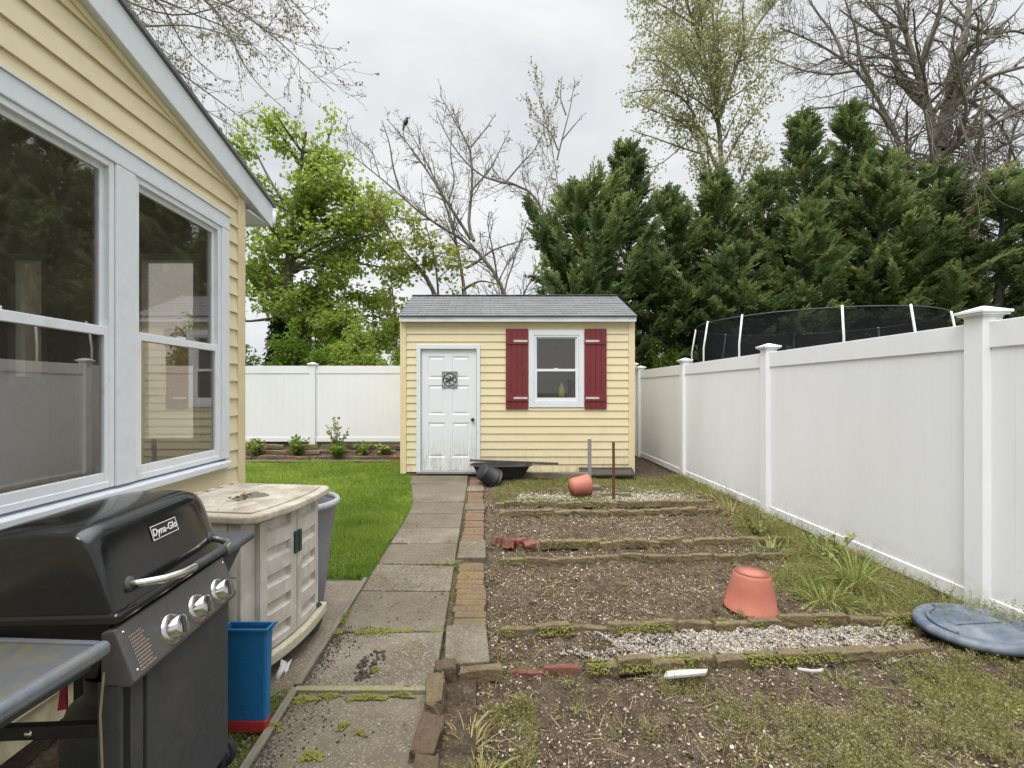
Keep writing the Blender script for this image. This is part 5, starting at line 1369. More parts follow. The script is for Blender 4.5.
# individual tufts
def tuft(label, x, y, n, h, spread, mat, seed, wide=.006, cat='grass tuft', arch=.5, group=None, zf=soil_z):
    rg = np.random.default_rng(seed); Vs, Fs, As, off = [], [], [], 0
    for k in range(n):
        a = rg.uniform(0, 6.28); r0 = spread * .3 * rg.random() ** .5; L = h * rg.uniform(.45, 1.1); bend = arch * rg.uniform(.4, 1.5)
        p = np.array([x + r0 * math.cos(a), y + r0 * math.sin(a), float(zf(np.array(x), np.array(y))) - .01]); d = np.array([math.cos(a) * bend * .35, math.sin(a) * bend * .35, 1.0])
        side = np.array([-math.sin(a), math.cos(a), 0]) * wide; pts = []
        m = 7
        for q in range(m):
            t = q / (m - 1); pts.append((p.copy(), side * (1 - t) ** .7))
            p = p + unit(d) * L / (m - 1); d = d + np.array([math.cos(a) * bend * .32, math.sin(a) * bend * .32, -.30 * bend])
        v = np.array([z for c, s in pts for z in (c - s, c + s)])
        f = np.array([(2 * q, 2 * q + 1, 2 * q + 3, 2 * q + 2) for q in range(m - 1)]) + off
        Vs.append(v); Fs.append(f); off += len(v); As.append(np.full(len(v), rg.uniform(0, 1)))
    return tag(nmesh('grass_tuft', np.concatenate(Vs), np.concatenate(Fs), mat, attr=np.concatenate(As), origin=(x, y, 0)), label, cat, group)
tuft('tall arching green grass tuft growing against the fence behind the bin lid', 2.60, 3.52, 75, .42, .35, M['tuft'], 71, .0055, arch=.8)
tuft('broad grass clump spreading right of the large upturned pot', 2.24, 3.30, 90, .26, .45, M['tuft'], 72, .005, arch=1.1)
tuft('wispy yellow-green grass clump at the fence foot just behind the tall arching tuft', 2.78, 4.05, 90, .34, .5, M['weed'], 711, .0045, arch=.9)
tuft('wide low grass clump spreading from the fence between the two leafy weeds', 2.48, 4.35, 80, .20, .5, M['tuft'], 712, .0045, arch=1.2)
tuft('pale dry grass clump at the fence foot between the halfway tuft and the far tuft', 2.72, 5.6, 80, .30, .5, M['straw'], 713, .006, arch=.8)
tuft('low yellow-green grass clump left of the bin lid on the brick row', 2.30, 2.95, 50, .15, .3, M['weed'], 714, .004, arch=1.1)
tuft('thin upright grass blades at the fence foot near the bin lid', 2.92, 3.15, 14, .36, .15, M['tuft'], 73, .004, arch=.4)
tuft('weedy grass tuft at the fence foot halfway to the shed', 2.72, 5.02, 60, .36, .4, M['weed'], 74, .006, arch=.7)
tuft('small dry grass tuft at the fence foot nearest the shed', 2.85, 6.4, 50, .28, .4, M['straw'], 75, .007, arch=.7)
tuft('straw coloured grass tuft beside the dark border bricks in the near corner', -.10, 1.98, 70, .15, .30, M['straw'], 76, .0035, arch=1.3)
tuft('yellow-green grass tuft in the near corner in front of the straw tuft', -.05, 1.80, 80, .13, .28, M['weed'], 77, .0035, arch=1.3)
tuft('grass tuft at the front edge of the gravel strip', 1.72, 2.45, 26, .15, .16, M['tuft'], 78, .003, arch=1.0)
tuft('leafy green tuft in the joint between path and brick strip', -.355, 3.95, 40, .10, .12, M['tuft'], 79, .006, arch=1.0, zf=lambda x, y: -.02)

# leafy stem plants
def stem_plant(name, label, cat, x, y, z, h, ns, lf, mat, seed, spread=.3, ls=.05, group=None):
    rg = np.random.default_rng(seed); polys = []; pos, dr = [], []
    for k in range(ns):
        a = rg.uniform(0, 6.28); L = h * rg.uniform(.6, 1.05); p = np.array([x, y, z]) + np.array([math.cos(a), math.sin(a), 0]) * spread * .06 * rg.random(); pts = [p]
        d = unit(np.array([math.cos(a) * spread, math.sin(a) * spread, 1]))
        for q in range(6):
            p = p + d * L / 6; d = unit(d + rg.normal(0, .12, 3)); pts.append(p)
        pts = np.array(pts); polys.append((pts, np.linspace(.004, .0015, 7) * (1 + h)))
        for q in range(lf):
            t = rg.uniform(.1, 1) * 5.99; i = int(t); pos.append(pts[i] + (pts[i + 1] - pts[i]) * (t - i)); b = rg.uniform(0, 6.28); dr.append((math.cos(b), math.sin(b), rg.uniform(-.1, .9)))
    V, Fq = tube_arrays(polys, 4)
    t = thing(name, label, cat, (x, y, z), 0, group)
    nmesh('stem', V, Fq, M['bark'], t)
    n = len(pos); V, Fq, a = inst(LEAF_V, LEAF_F, np.array(pos), frames(np.array(dr), rg), ls * rg.uniform(.6, 1.2, n), rg.random(n))
    nmesh('foliage', V, Fq, mat, t, attr=a)
    return t
for i, (px, h, ns, lf, mt, lb) in enumerate(((256, .30, 9, 22, 'tuft', 'bushy yellow-green plant in the back border next to the house corner'), (296, .34, 10, 24, 'shrubleaf', 'rounded green plant in the back border left of the fence post'),
        (339, .62, 5, 26, 'tuft', 'tall thin stemmed green plant in the middle of the back border'), (338, .20, 14, 20, 'shrubleaf', 'low spreading green plant at the foot of the tall stemmed one in the back border'),
        (362, .26, 6, 14, 'shrubleaf', 'small upright plant in the back border, second from the shed'), (384, .20, 8, 18, 'tuft', 'small leafy plant in the back border next to the shed'))):
    y = 9.95 if i != 3 else 9.75; c = P(px, 450, y)
    stem_plant('border_plant', lb, 'plant', c[0], y, .08, h * 1.25, int(ns * 1.4), lf, M[mt], 90 + i, .55 if i != 2 else .2, .085)
stem_plant('weed_plant', 'leafy weed with round leaves at the fence foot behind the tall grass tuft', 'weed', 2.70, 3.95, -.03, .34, 9, 14, M['tuft'], 98, .7, .05)
stem_plant('weed_plant', 'leafy weed at the fence foot beside the halfway grass tuft', 'weed', 2.55, 4.75, -.03, .25, 9, 14, M['weed'], 97, .5, .045)

# ------------------------------------------------------------------ trees
def bend_poly(p, d, L, n, wob, up, rg):
    pts = [p]; st = L / n
    for k in range(n):
        d = unit(d + rg.normal(0, wob, 3) + np.array([0, 0, up / n])); p = p + d * st; pts.append(p)
    return np.array(pts)
def resample(ctrl, n):
    c = np.array(ctrl, float); s = np.r_[0, np.cumsum(np.linalg.norm(np.diff(c, axis=0), axis=1))]; t = np.linspace(0, s[-1], n)
    # smooth the joints a little
    out = np.stack([np.interp(t, s, c[:, k]) for k in range(3)], -1)
    for _ in range(2): out[1:-1] = (out[:-2] + 2 * out[1:-1] + out[2:]) / 4
    return out
MINR = .0035
def branch_out(pts, r0, r1, lv, cfg, rg, out):
    """cfg: list per level of (count per metre, length ratio, angle, wobble, up, start)"""
    n = len(pts); rad = np.linspace(r0, r1, n); out[min(lv, 3)].append((pts, rad))
    if lv >= len(cfg): return
    cpm, lr, ang, wob, up, start = cfg[lv]
    seg = np.linalg.norm(np.diff(pts, axis=0), axis=1); L = seg.sum(); m = max(1, int(rg.poisson(L * cpm)))
    for k in range(m):
        t = start + (1 - start) * rg.random(); i = min(n - 2, int(t * (n - 1))); f = t * (n - 1) - i
        p = pts[i] + (pts[i + 1] - pts[i]) * f; tan = unit(pts[i + 1] - pts[i])
        q = unit(np.cross(tan, rg.normal(size=3))); a = R(ang) * rg.uniform(.6, 1.25)
        d = tan * math.cos(a) + q * math.sin(a)
        l = L * lr * (1.15 - .75 * t) * rg.uniform(.6, 1.3); rr = (rad[i] * (1 - f) + rad[i + 1] * f) * rg.uniform(.32, .55)
        branch_out(bend_poly(p, d, max(l, .12), 6 if lv < 2 else 4, wob, up, rg), max(rr, MINR), max(rr * .3, MINR * .55), lv + 1, cfg, rg, out)
def limbs_mesh(out, tree, name, mat, sides=(8, 6, 4, 3)):
    parts = []
    for k in range(4):
        if out[k]: V, Fq = tube_arrays(out[k], sides[k]); parts.append((V, Fq, None))
    V, Fq, _ = join(parts); return nmesh(name, V, Fq, mat, tree, smooth=True)
def tip_points(polys, per_m, rg, start=.2):
    pos, tan = [], []
    for pts, rad in polys:
        L = np.linalg.norm(np.diff(pts, axis=0), axis=1).sum(); m = rg.poisson(L * per_m)
        if m == 0: continue
        t = (start + (1 - start) * rg.random(m)) * (len(pts) - 1); i = np.minimum(t.astype(int), len(pts) - 2); f = (t - i)[:, None]
        pos.append(pts[i] + (pts[i + 1] - pts[i]) * f); tan.append(unit(pts[i + 1] - pts[i]))
    return np.concatenate(pos), np.concatenate(tan)
def leaves(pos, tan, ls, tree, name, mat, rg, proto='leaf', droop=.3, jit=.05, spread=1.0):
    n = len(pos); d = unit(tan * .6 + rg.normal(0, spread, (n, 3)) + np.array([0, 0, -droop]))
    Pv, Pf = (LEAF_V, LEAF_F) if proto == 'leaf' else (MAPLE_V, MAPLE_F)
    Rm = frames(d, rg)
    # leaf blades face mostly upward
    up = np.array([0, 0, 1.0]) + rg.normal(0, .55, (n, 3)); x = unit(np.cross(d, up)); z = np.cross(x, d); Rm = np.stack([x, d, z], -1)
    V, Fq, a = inst(Pv, Pf, pos + rg.normal(0, jit, (n, 3)), Rm, ls * rg.uniform(.55, 1.2, n), np.clip(rg.normal(.5, .2, n), 0, 1))
    return nmesh(name, V, Fq, mat, tree, attr=a)
def E(): return [[], [], [], []]
def plimb(pix, Y, rg, dy=.0, n=14):
    """a limb whose points were measured in the photograph, set at the depth of its tree"""
    k = len(pix); ys = Y + dy * np.linspace(0, 1, k) if np.isscalar(Y) else Y
    return resample([P(a, b, yy) for (a, b), yy in zip(pix, ys)], n)

# maple behind the lawn
g = np.random.default_rng(101)
t = thing('maple_tree', 'fresh green maple with ivy clad trunk behind the back fence', 'tree', (-6.3, 15, 0))
o = E()
trunk = plimb([(283, 440), (285, 360), (287, 300), (291, 240), (297, 190), (303, 150), (306, 132)], 15, g, 0, 16); o[0].append((trunk, np.linspace(.24, .04, 16)))
cfg = [(3.0, .45, 50, .10, .10, .05), (3.6, .45, 45, .12, .1, .1)]
for k in range(15):
    i = g.integers(3, 15); az = g.uniform(0, 6.28); L = g.uniform(1.8, 3.4) * (1.15 - i / 20)
    branch_out(bend_poly(trunk[i], unit(np.array([math.cos(az), math.sin(az) * .7, .35])), L, 8, .08, .2, g), .05, .012, 0, cfg, g, o)
lim = [([(287, 330), (310, 318), (335, 300), (365, 290), (392, 300)], 1.0), ([(287, 300), (270, 270), (255, 250), (235, 235)], .8), ([(289, 270), (315, 258), (345, 240), (372, 232), (390, 240)], -.8), ([(291, 240), (312, 215), (330, 190), (345, 165)], -1.0),
       ([(294, 215), (275, 190), (262, 165), (250, 140)], 1.0), ([(298, 185), (318, 160), (328, 140), (332, 128)], .5), ([(300, 165), (285, 140), (268, 118)], -.4), ([(288, 320), (270, 318), (250, 322), (225, 320)], -1.2), ([(288, 345), (330, 340), (370, 335), (395, 345)], -.9), ([(290, 255), (270, 225), (240, 200)], -1.4), ([(288, 310), (312, 290), (340, 268)], 1.8), ([(291, 240), (330, 225), (365, 205), (392, 212)], .3), ([(289, 270), (330, 265), (370, 262), (402, 275)], -.4), ([(288, 310), (330, 322), (370, 312), (402, 325)], .5), ([(294, 215), (320, 195), (345, 178), (356, 182)], .2), ([(289, 262), (318, 244), (352, 232), (382, 240)], 1.2)]
for pix, dy in lim: branch_out(plimb(pix, 15, g, dy, 9), .06, .015, 0, cfg, g, o)
limbs_mesh(o, t, 'trunk', M['bark'])
pos, tan = tip_points(o[1] + o[2], 13, g, .15)
pos = np.repeat(pos, 4, 0) + g.normal(0, .16, (len(pos) * 4, 3)) * np.array([1.3, 1.3, .40]); tan = np.repeat(tan, 4, 0)
leaves(pos, tan, .13, t, 'crown', M['maple'], g, 'maple', .35, .03, .8)
n = 11000; s = g.random(n) ** .85; k = s * 6; i = np.minimum(k.astype(int), 14); base = trunk[i] + (trunk[i + 1] - trunk[i]) * (k - i)[:, None]
a = g.uniform(0, 6.28, n); rr = (.34 + .55 * (1 - s) ** 1.5 + .15 * g.random(n)) * (.5 + .5 * g.random(n) ** .5)
pos = base + np.stack([rr * np.cos(a), rr * np.sin(a), g.normal(0, .1, n)], -1)
leaves(pos, np.stack([np.cos(a), np.sin(a), 0 * a], -1), .10, t, 'ivy', M['ivy'], g, 'leaf', .6, .03, .5)

# shrubs behind the back fence
def shrub(label, cx, cy, rx, ry, h, n, mat, seed, ls=.08, name='shrub', cat='shrub', base=0):
    rg = np.random.default_rng(seed); t = thing(name, label, cat, (cx, cy, base)); o = E()
    for k in range(9):
        a = rg.uniform(0, 6.28); d = unit(np.array([math.cos(a) * rx / h * .8, math.sin(a) * ry / h * .8, 1]))
        branch_out(bend_poly(np.array([cx, cy, base]) + .1 * d, d, h * rg.uniform(.75, 1.0), 8, .08, .2, rg), .025, .006, 0, [(5, .4, 45, .15, .15, .2), (5, .45, 45, .15, .1, .1)], rg, o)
    limbs_mesh(o, t, 'stem', M['bark'])
    pos, tan = tip_points(o[1] + o[2], 30, rg, .1)
    if len(pos) > n // 4: pos, tan = pos[:n // 4], tan[:n // 4]
    idx = rg.permutation(len(pos)); pos, tan = np.repeat(pos, 4, 0), np.repeat(tan, 4, 0); pos = pos + rg.normal(0, .08, pos.shape)
    leaves(pos, tan, ls, t, 'foliage', mat, rg, 'leaf', .2, .03, .9)
shrub('bright green bushy shrub behind the back fence, under the maple beside the house', -7.6, 13.2, 1.3, .8, 3.3, 26000, M['shrubleaf'], 111, .10)
shrub('bright green shrub behind the back fence below the middle of the maple', -5.2, 13.4, 1.3, .8, 3.0, 26000, M['shrubleaf'], 112, .10)
shrub('yellow-green shrub behind the back fence next to the shed roof', -3.3, 13.0, 1.0, .8, 3.1, 20000, M['maple'], 113, .10)

# small yellow-green trees behind the shed
g = np.random.default_rng(121)
t = thing('young_tree', 'slender tree with sparse bright yellow-green leaves behind the shed roof', 'tree', (-2.6, 13.5, 0)); o = E()
for pix, dy in (([(398, 400), (396, 320), (392, 290), (390, 262)], 0), ([(440, 380), (438, 310), (432, 280), (412, 262), (396, 248), (380, 225), (375, 208)], .4), ([(440, 330), (438, 290), (436, 262), (430, 240), (425, 222)], -.3), ([(460, 380), (462, 310), (463, 285), (462, 262), (458, 250)], .3),
                ([(438, 300), (425, 270), (405, 255), (382, 216), (370, 205), (352, 200)], .8), ([(462, 290), (480, 280), (500, 285)], .2)):
    branch_out(plimb(pix, 13.5, g, dy, 12), .045, .010, 0, [(2.2, .30, 50, .12, .1, .45), (3, .5, 45, .12, .1, .1)], g, o)
limbs_mesh(o, t, 'trunk', M['bark'])
pos, tan = tip_points(o[1] + o[2], 10, g, .2); pos = np.repeat(pos, 4, 0) + g.normal(0, .10, (len(pos) * 4, 3)); tan = np.repeat(tan, 4, 0)
leaves(pos, tan, .11, t, 'crown', M['yellowleaf'], g, 'maple', .3, .03, .8)
shrub('yellow-green bush rising just behind the shed ridge', -.75, 12.6, .8, .6, 3.7, 9000, M['yellowleaf'], 122, .09)

MINR = .0035
# overhanging budding tree, top left beyond the house
g = np.random.default_rng(131)
t = thing('budding_tree', 'tree with thin budding branches hanging over the house roof', 'tree', (-8.6, 9, 0)); o = E()
Y = 9.0
o[0].append((resample([(-8.6, 9, 0), (-8.6, 9, 5), (-8.3, 9, 9.5), (-8.1, 9, 12)], 12), np.linspace(.28, .1, 12)))
for pix, dy in (([(20, -60), (90, -20), (140, 10), (185, 20), (235, 0), (262, -12)], .6), ([(60, -100), (150, -30), (222, 0), (250, 18), (275, 35), (300, 60), (318, 82), (335, 92)], -.5), ([(30, 10), (110, 25), (150, 28), (180, 22), (215, 30), (255, 45)], -.8),
                ([(120, -60), (180, -20), (215, 5), (228, 30), (240, 60), (258, 88), (280, 105)], .5), ([(80, 40), (150, 50), (190, 80), (225, 105), (250, 125)], .3), ([(160, -90), (230, -40), (280, -10), (305, 12), (320, 35)], -.3),
                ([(100, -40), (165, 5), (178, 40), (195, 60), (220, 80)], 1.0), ([(100, 20), (150, 60), (180, 92), (205, 110), (235, 128)], -.6), ([(200, -80), (270, -30), (310, 0)], .7), ([(60, -30), (130, -10), (165, 0), (200, 18), (238, 30), (270, 62)], 1.2)):
    branch_out(plimb(pix, Y, g, dy, 14), .028, .006, 0, [(5.0, .28, 45, .14, .05, .15), (6.5, .45, 45, .18, .05, .1)], g, o)
limbs_mesh(o, t, 'trunk', M['barklight'])
pos, tan = tip_points(o[1] + o[2], 7, g, .5)
leaves(pos, tan, .055, t, 'crown', M['bud'], g, 'leaf', .3, .02, .8)

# bare tree behind the shed
MINR = .0075
g = np.random.default_rng(141)
t = thing('bare_tree', 'leaning leafless tree with wide bare branches behind the shed', 'tree', (.6, 17, 0)); o = E(); Y = 17.0
B1 = [([(520, 440), (515, 330), (508, 294), (490, 262), (474, 241), (455, 233), (421, 221), (400, 190), (372, 172), (357, 160), (345, 150)], 0, .15), ([(474, 241), (467, 232), (472, 190), (473, 185), (471, 147), (459, 129), (440, 95)], .6, .085),
      ([(471, 240), (462, 225), (448, 204), (431, 176), (406, 141), (387, 119)], -.7, .08), ([(466, 268), (478, 262), (490, 251), (510, 244), (530, 238)], .5, .07), ([(560, 300), (545, 210), (531, 185), (506, 182), (484, 183), (468, 166), (443, 135), (436, 110)], -.4, .10),
      ([(466, 300), (460, 262), (455, 235), (449, 215), (443, 197), (428, 165), (420, 150), (405, 122)], .8, .085), ([(421, 221), (405, 219), (385, 214), (365, 212)], .3, .045), ([(400, 190), (393, 168), (390, 145), (382, 120)], -.4, .05), ([(472, 190), (490, 170), (500, 150), (510, 130)], .5, .05), ([(448, 204), (455, 180), (450, 155), (452, 130)], .4, .045),
      ([(506, 182), (520, 165), (535, 150), (545, 128)], .4, .045), ([(380, 178), (372, 150), (352, 135), (350, 125)], .3, .03), ([(471, 147), (485, 130), (495, 115)], .3, .04)]
for pix, dy, r in B1: branch_out(plimb(pix, Y, g, dy, 16), r * .74, .012, 0, [(3.4, .22, 45, .14, .25, .2), (4.6, .42, 45, .17, .15, .15), (4, .5, 45, .17, .1, .2)], g, o)
limbs_mesh(o, t, 'trunk', M['barklight'])
pos, tan = tip_points([q for q in o[2] if q[0][0][0] > -1.4] or o[2], 1.6, g, .5)
leaves(pos, tan, .09, t, 'foliage', M['bud'], g, 'leaf', .2, .02, .8)
# the sapling top right of it
t = thing('sapling', 'slim upright treetop with small leaves between the bare tree and the conifers', 'tree', (2.7, 20, 0)); o = E()
for pix, dy in (([(562, 420), (561, 260), (559, 182), (557, 160), (553, 140), (540, 110), (537, 88)], 0), ([(557, 160), (563, 135), (570, 110), (575, 80)], .4), ([(558, 150), (550, 130), (532, 118)], .2), ([(562, 140), (572, 128), (583, 115)], -.2), ([(566, 115), (560, 98), (562, 76)], .1)):
    branch_out(plimb(pix, 20, g, dy, 12), .035, .010, 0, [(2.0, .22, 35, .1, .2, .55), (3, .4, 40, .1, .1, .1)], g, o)
limbs_mesh(o, t, 'trunk', M['barklight'])
pos, tan = tip_points(o[1] + o[2] , 6, g, .3); leaves(pos, tan, .11, t, 'crown', M['bud'], g, 'leaf', .1, .03, .8)
# bird in the bare tree
c = P(406, 122, 16.4)
b = MB().lathe([(0, -.13), (.045, -.11), (.07, -.05), (.075, .02), (.05, .08), (.042, .11), (.045, .14), (.025, .165), (0, .17)], c=c, n=14, M=Matrix.Rotation(R(20), 4, 'Y')).build('bird', M['black'], smooth=True)
tag(b, 'dark bird perched on a top branch of the bare tree', 'bird')
MB().prism([(c[0] - .10, c[2] - .12), (c[0] - .03, c[2] - .10), (c[0] - .06, c[2] - .26), (c[0] - .12, c[2] - .25)], 'y', c[1] - .02, c[1] + .02).build('tail', M['black'], b)
MB().prism([(c[0] + .09, c[2] + .17), (c[0] + .15, c[2] + .15), (c[0] + .09, c[2] + .14)], 'y', c[1] - .01, c[1] + .01).build('beak', M['black'], b)

# poplar with young leaves
MINR = .006
g = np.random.default_rng(151); Y = 18.0
t = thing('poplar_tree', 'tall airy tree with pale yellow-green young leaves above the conifers', 'tree', (8.4, 18, 0)); o = E()
for pix, dy, r in (([(724, 440), (723, 300), (722, 161), (720, 116), (716, 90), (710, 70), (695, 25), (680, -10), (668, -60)], 0, .30), ([(720, 116), (728, 90), (737, 62), (750, 35), (766, 12), (785, -10), (800, -50)], .8, .14), ([(718, 170), (710, 153), (700, 128), (689, 103), (676, 92), (666, 89), (645, 90), (629, 93)], -1.0, .10),
                   ([(705, 155), (679, 147), (655, 138), (630, 130)], .8, .06), ([(710, 70), (715, 40), (712, 10), (715, -40)], -.6, .10), ([(695, 25), (670, 10), (645, -5), (625, -25)], .6, .07), ([(716, 90), (690, 60), (665, 40), (640, 25)], 1.2, .06), ([(737, 62), (745, 40), (742, 10), (748, -30)], -.8, .07), ([(728, 100), (750, 85), (765, 70), (780, 50)], .4, .05), ([(689, 103), (680, 75), (660, 60), (640, 60)], -1.4, .05), ([(700, 128), (690, 140), (660, 165), (640, 170)], .4, .04), ([(712, 150), (680, 120), (650, 110), (632, 100)], .4, .05)):
    branch_out(plimb(pix, Y, g, dy, 16), r * .62, .015, 0, [(2.6, .26, 42, .10, .2, .2), (3.2, .45, 42, .12, .1, .1)], g, o)
limbs_mesh(o, t, 'trunk', M['barklight'])
pos, tan = tip_points(o[1] + o[2], 9, g, .15); pos = np.repeat(pos, 4, 0) + g.normal(0, .15, (len(pos) * 4, 3)); tan = np.repeat(tan, 4, 0)
leaves(pos, tan, .12, t, 'crown', M['poplar'], g, 'leaf', .7, .03, .6)

# big bare oak on the right
MINR = .0075
g = np.random.default_rng(161); Y = 16.0
t = thing('oak_tree', 'big old bare tree with several thick grey trunks rising over the conifers', 'tree', (14.4, 16, 0)); o = E()
for pix, dy, r in (([(945, 460), (942, 250), (938, 160), (932, 112), (922, 85), (912, 55), (904, 30), (896, 0), (885, -50)], 0, .36), ([(938, 150), (948, 108), (953, 83), (960, 55), (966, 30), (970, 0), (975, -50)], .6, .24), ([(940, 140), (950, 110), (962, 97), (981, 79), (1000, 72), (1022, 68), (1060, 55)], -.9, .13), ([(915, 300), (912, 190), (900, 140), (886, 116), (880, 100), (873, 87), (858, 70), (844, 58), (825, 46), (807, 37), (780, 28)], .9, .12),
                   ([(895, 135), (880, 110), (865, 103), (845, 106), (819, 108), (795, 112)], -.6, .06), ([(918, 75), (928, 45), (938, 20), (945, -20)], -.6, .14), ([(932, 112), (918, 100), (906, 92), (895, 60), (890, 30), (870, 5), (850, -20)], 1.0, .12), ([(912, 55), (895, 40), (868, 30), (840, 10)], .6, .07), ([(956, 60), (975, 40), (990, 15), (1000, -20)], .5, .10), ([(962, 97), (985, 110), (1005, 130), (1015, 160), (1030, 190)], .7, .06), ([(981, 79), (1000, 95), (1015, 110), (1040, 120)], -.5, .06),
                   ([(1040, 240), (1020, 200), (1008, 165), (1012, 130), (1030, 100)], -.8, .07), ([(968, 25), (990, 35), (1015, 30), (1040, 40)], .4, .07), ([(873, 87), (860, 60), (856, 30), (845, 0)], -.5, .07), ([(844, 58), (835, 35), (815, 10), (800, -15)], .5, .05), ([(858, 70), (830, 75), (800, 70), (775, 60)], .9, .045)):
    branch_out(plimb(pix, Y, g, dy, 16), r * .95, .02, 0, [(4.2, .29, 52, .20, .0, .2), (4.8, .46, 52, .24, -.04, .1), (4.2, .5, 45, .24, 0, .2)], g, o)
limbs_mesh(o, t, 'trunk', M['barklight'])

MINR = .0035
# hanging dry vine twigs in front of the conifers on the right
g = np.random.default_rng(171)
t = thing('dry_vine', 'pale leafless vine hanging over the conifers below the oak trunks', 'vine', (11.2, 12.4, 0)); o = E()
for pix, dy in (([(925, 110), (940, 118), (960, 120)], 0), ([(925, 110), (935, 130), (930, 150), (936, 165), (945, 172), (955, 165), (965, 150)], 0), ([(925, 110), (930, 135), (942, 168), (930, 180), (915, 178)], .1), ([(960, 120), (975, 160), (985, 185), (1000, 205), (1020, 210)], -.1), ([(960, 120), (972, 160), (978, 210), (985, 225), (975, 235)], 0)):
    branch_out(plimb(pix, 11.6, g, dy, 12), .018, .006, 0, [(3, .35, 50, .25, -.1, .1), (3, .4, 45, .2, 0, .1)], g, o)
limbs_mesh(o, t, 'stem', M['barklight'])
pos, tan = tip_points(o[1] + o[2], 5, g, .3); leaves(pos[:260], tan[:260], .07, t, 'withered_leaf', M['brownleaf'], g, 'leaf', .6, .1, .8)

# conifers
def spray_proto(seed):
    rg = np.random.default_rng(seed); Vs, Fs, off = [], [], 0
    for k in range(15):
        t = (k + .5) / 15; sd = 1 if k % 2 else -1; a = sd * R(rg.uniform(28, 50)) * (1 - .5 * t); L = rg.uniform(.28, .46) * (1.1 - .65 * t); w = .055 * rg.uniform(.7, 1.3)
        dx, dy = math.sin(a), math.cos(a); p = np.array([0, t * .9, -.16 * t * t + rg.normal(0, .02)])
        e = p + np.array([dx * L, dy * L, rg.normal(-.03, .05)]); sdv = np.array([dy, -dx, rg.normal(0, .3)]) * w
        Vs.append(np.array([p, (p + e) / 2 + sdv, e, (p + e) / 2 - sdv])); Fs.append(np.array([(0, 1, 2), (0, 2, 3)]) + off); off += 4
    return np.concatenate(Vs), np.concatenate(Fs)
SP = [spray_proto(200 + k) for k in range(4)]
def conifer(label, x, y, H, Rm_, seed, base=.12, dens=34, upright=.5, lean=(0, 0)):
    rg = np.random.default_rng(seed); t = thing('conifer_tree', label, 'tree', (x, y, -.1), 0, 'conifers behind the fence')
    top = np.array([x + lean[0], y + lean[1], H]); o = E()
    tr = resample([(x, y, -.1), (x + lean[0] * .3, y + lean[1] * .3, H * .4), tuple(top)], 12) + np.r_[np.zeros((1, 3)), rg.normal(0, .05, (11, 3)) * [1, 1, 0]]
    o[0].append((tr, np.linspace(.16 + .008 * H, .02, 12)))
    pos, dr, nrm, scl, var = [], [], [], [], []
    N = int(H * dens); lobes = rg.uniform(0, 6.28, 5)
    for k in range(N):
        h = base + (1 - base) * rg.random() ** .85; i = min(10, int(h * 11)); p = tr[i] + (tr[i + 1] - tr[i]) * (h * 11 - i)
        az = rg.uniform(0, 6.28)
        env = 1.22 * (min(1, (1 - h) ** .7 * 1.3)) * (.75 + .25 * sstep(base, .3, h)); env *= .82 + .28 * math.sin(az * 2 + lobes[0] + 5 * h) * math.sin(7 * h + lobes[1])
        L = Rm_ * env * rg.uniform(.5, 1.25) + .15
        d = unit(np.array([math.cos(az), math.sin(az), upright * rg.uniform(.3, 1.3) + .9 * h ** 3])); m = 6
        pts = bend_poly(p, d, L, m, .06, .35 * upright, rg); o[1].append((pts, np.linspace(.012 + .008 * L, .004, m + 1)))
        bv = rg.uniform(-.38, .36)
        ns = max(6, int(L * 22)); s = .18 + .82 * rg.random(ns) ** .75; s[0] = 1.0
        tt = s * m; ii = np.minimum(tt.astype(int), m - 1); pp = pts[ii] + (pts[ii + 1] - pts[ii]) * (tt - ii)[:, None]; tn = unit(pts[ii + 1] - pts[ii])
        side = unit(np.cross(tn, np.array([0, 0, 1.0]))); sg = rg.choice([-1, 1], ns)[:, None]
        ang = rg.uniform(.2, .95, ns)[:, None] * (1 - .6 * s[:, None] ** 3)
        dd = unit(tn * np.cos(ang) + side * sg * np.sin(ang) + np.array([0, 0, 1]) * rg.normal(.05, .28, ns)[:, None])
        pos.append(pp); dr.append(dd); scl.append((.30 + .28 * rg.random(ns)) * (1.15 - .45 * s)); var.append(np.clip(.42 + bv + rg.normal(0, .12, ns) + .16 * s - .08, 0, 1))
    pos, dr, scl, var = map(np.concatenate, (pos, dr, scl, var)); n = len(pos)
    up = np.array([0, 0, 1.0]) + rg.normal(0, .45, (n, 3)); xx = unit(np.cross(dr, up)); zz = np.cross(xx, dr); RR = np.stack([xx, dr, zz], -1)
    sel = rg.integers(0, 4, n); parts = []
    for k in range(4):
        q = sel == k; parts.append(inst(SP[k][0], SP[k][1], pos[q], RR[q], scl[q], var[q]))
    V, Fq, a = join(parts)
    nmesh('crown', V, Fq, M['conifer'], t, attr=a)
    limbs_mesh(o, t, 'trunk', M['bark'], (8, 4, 3, 3))
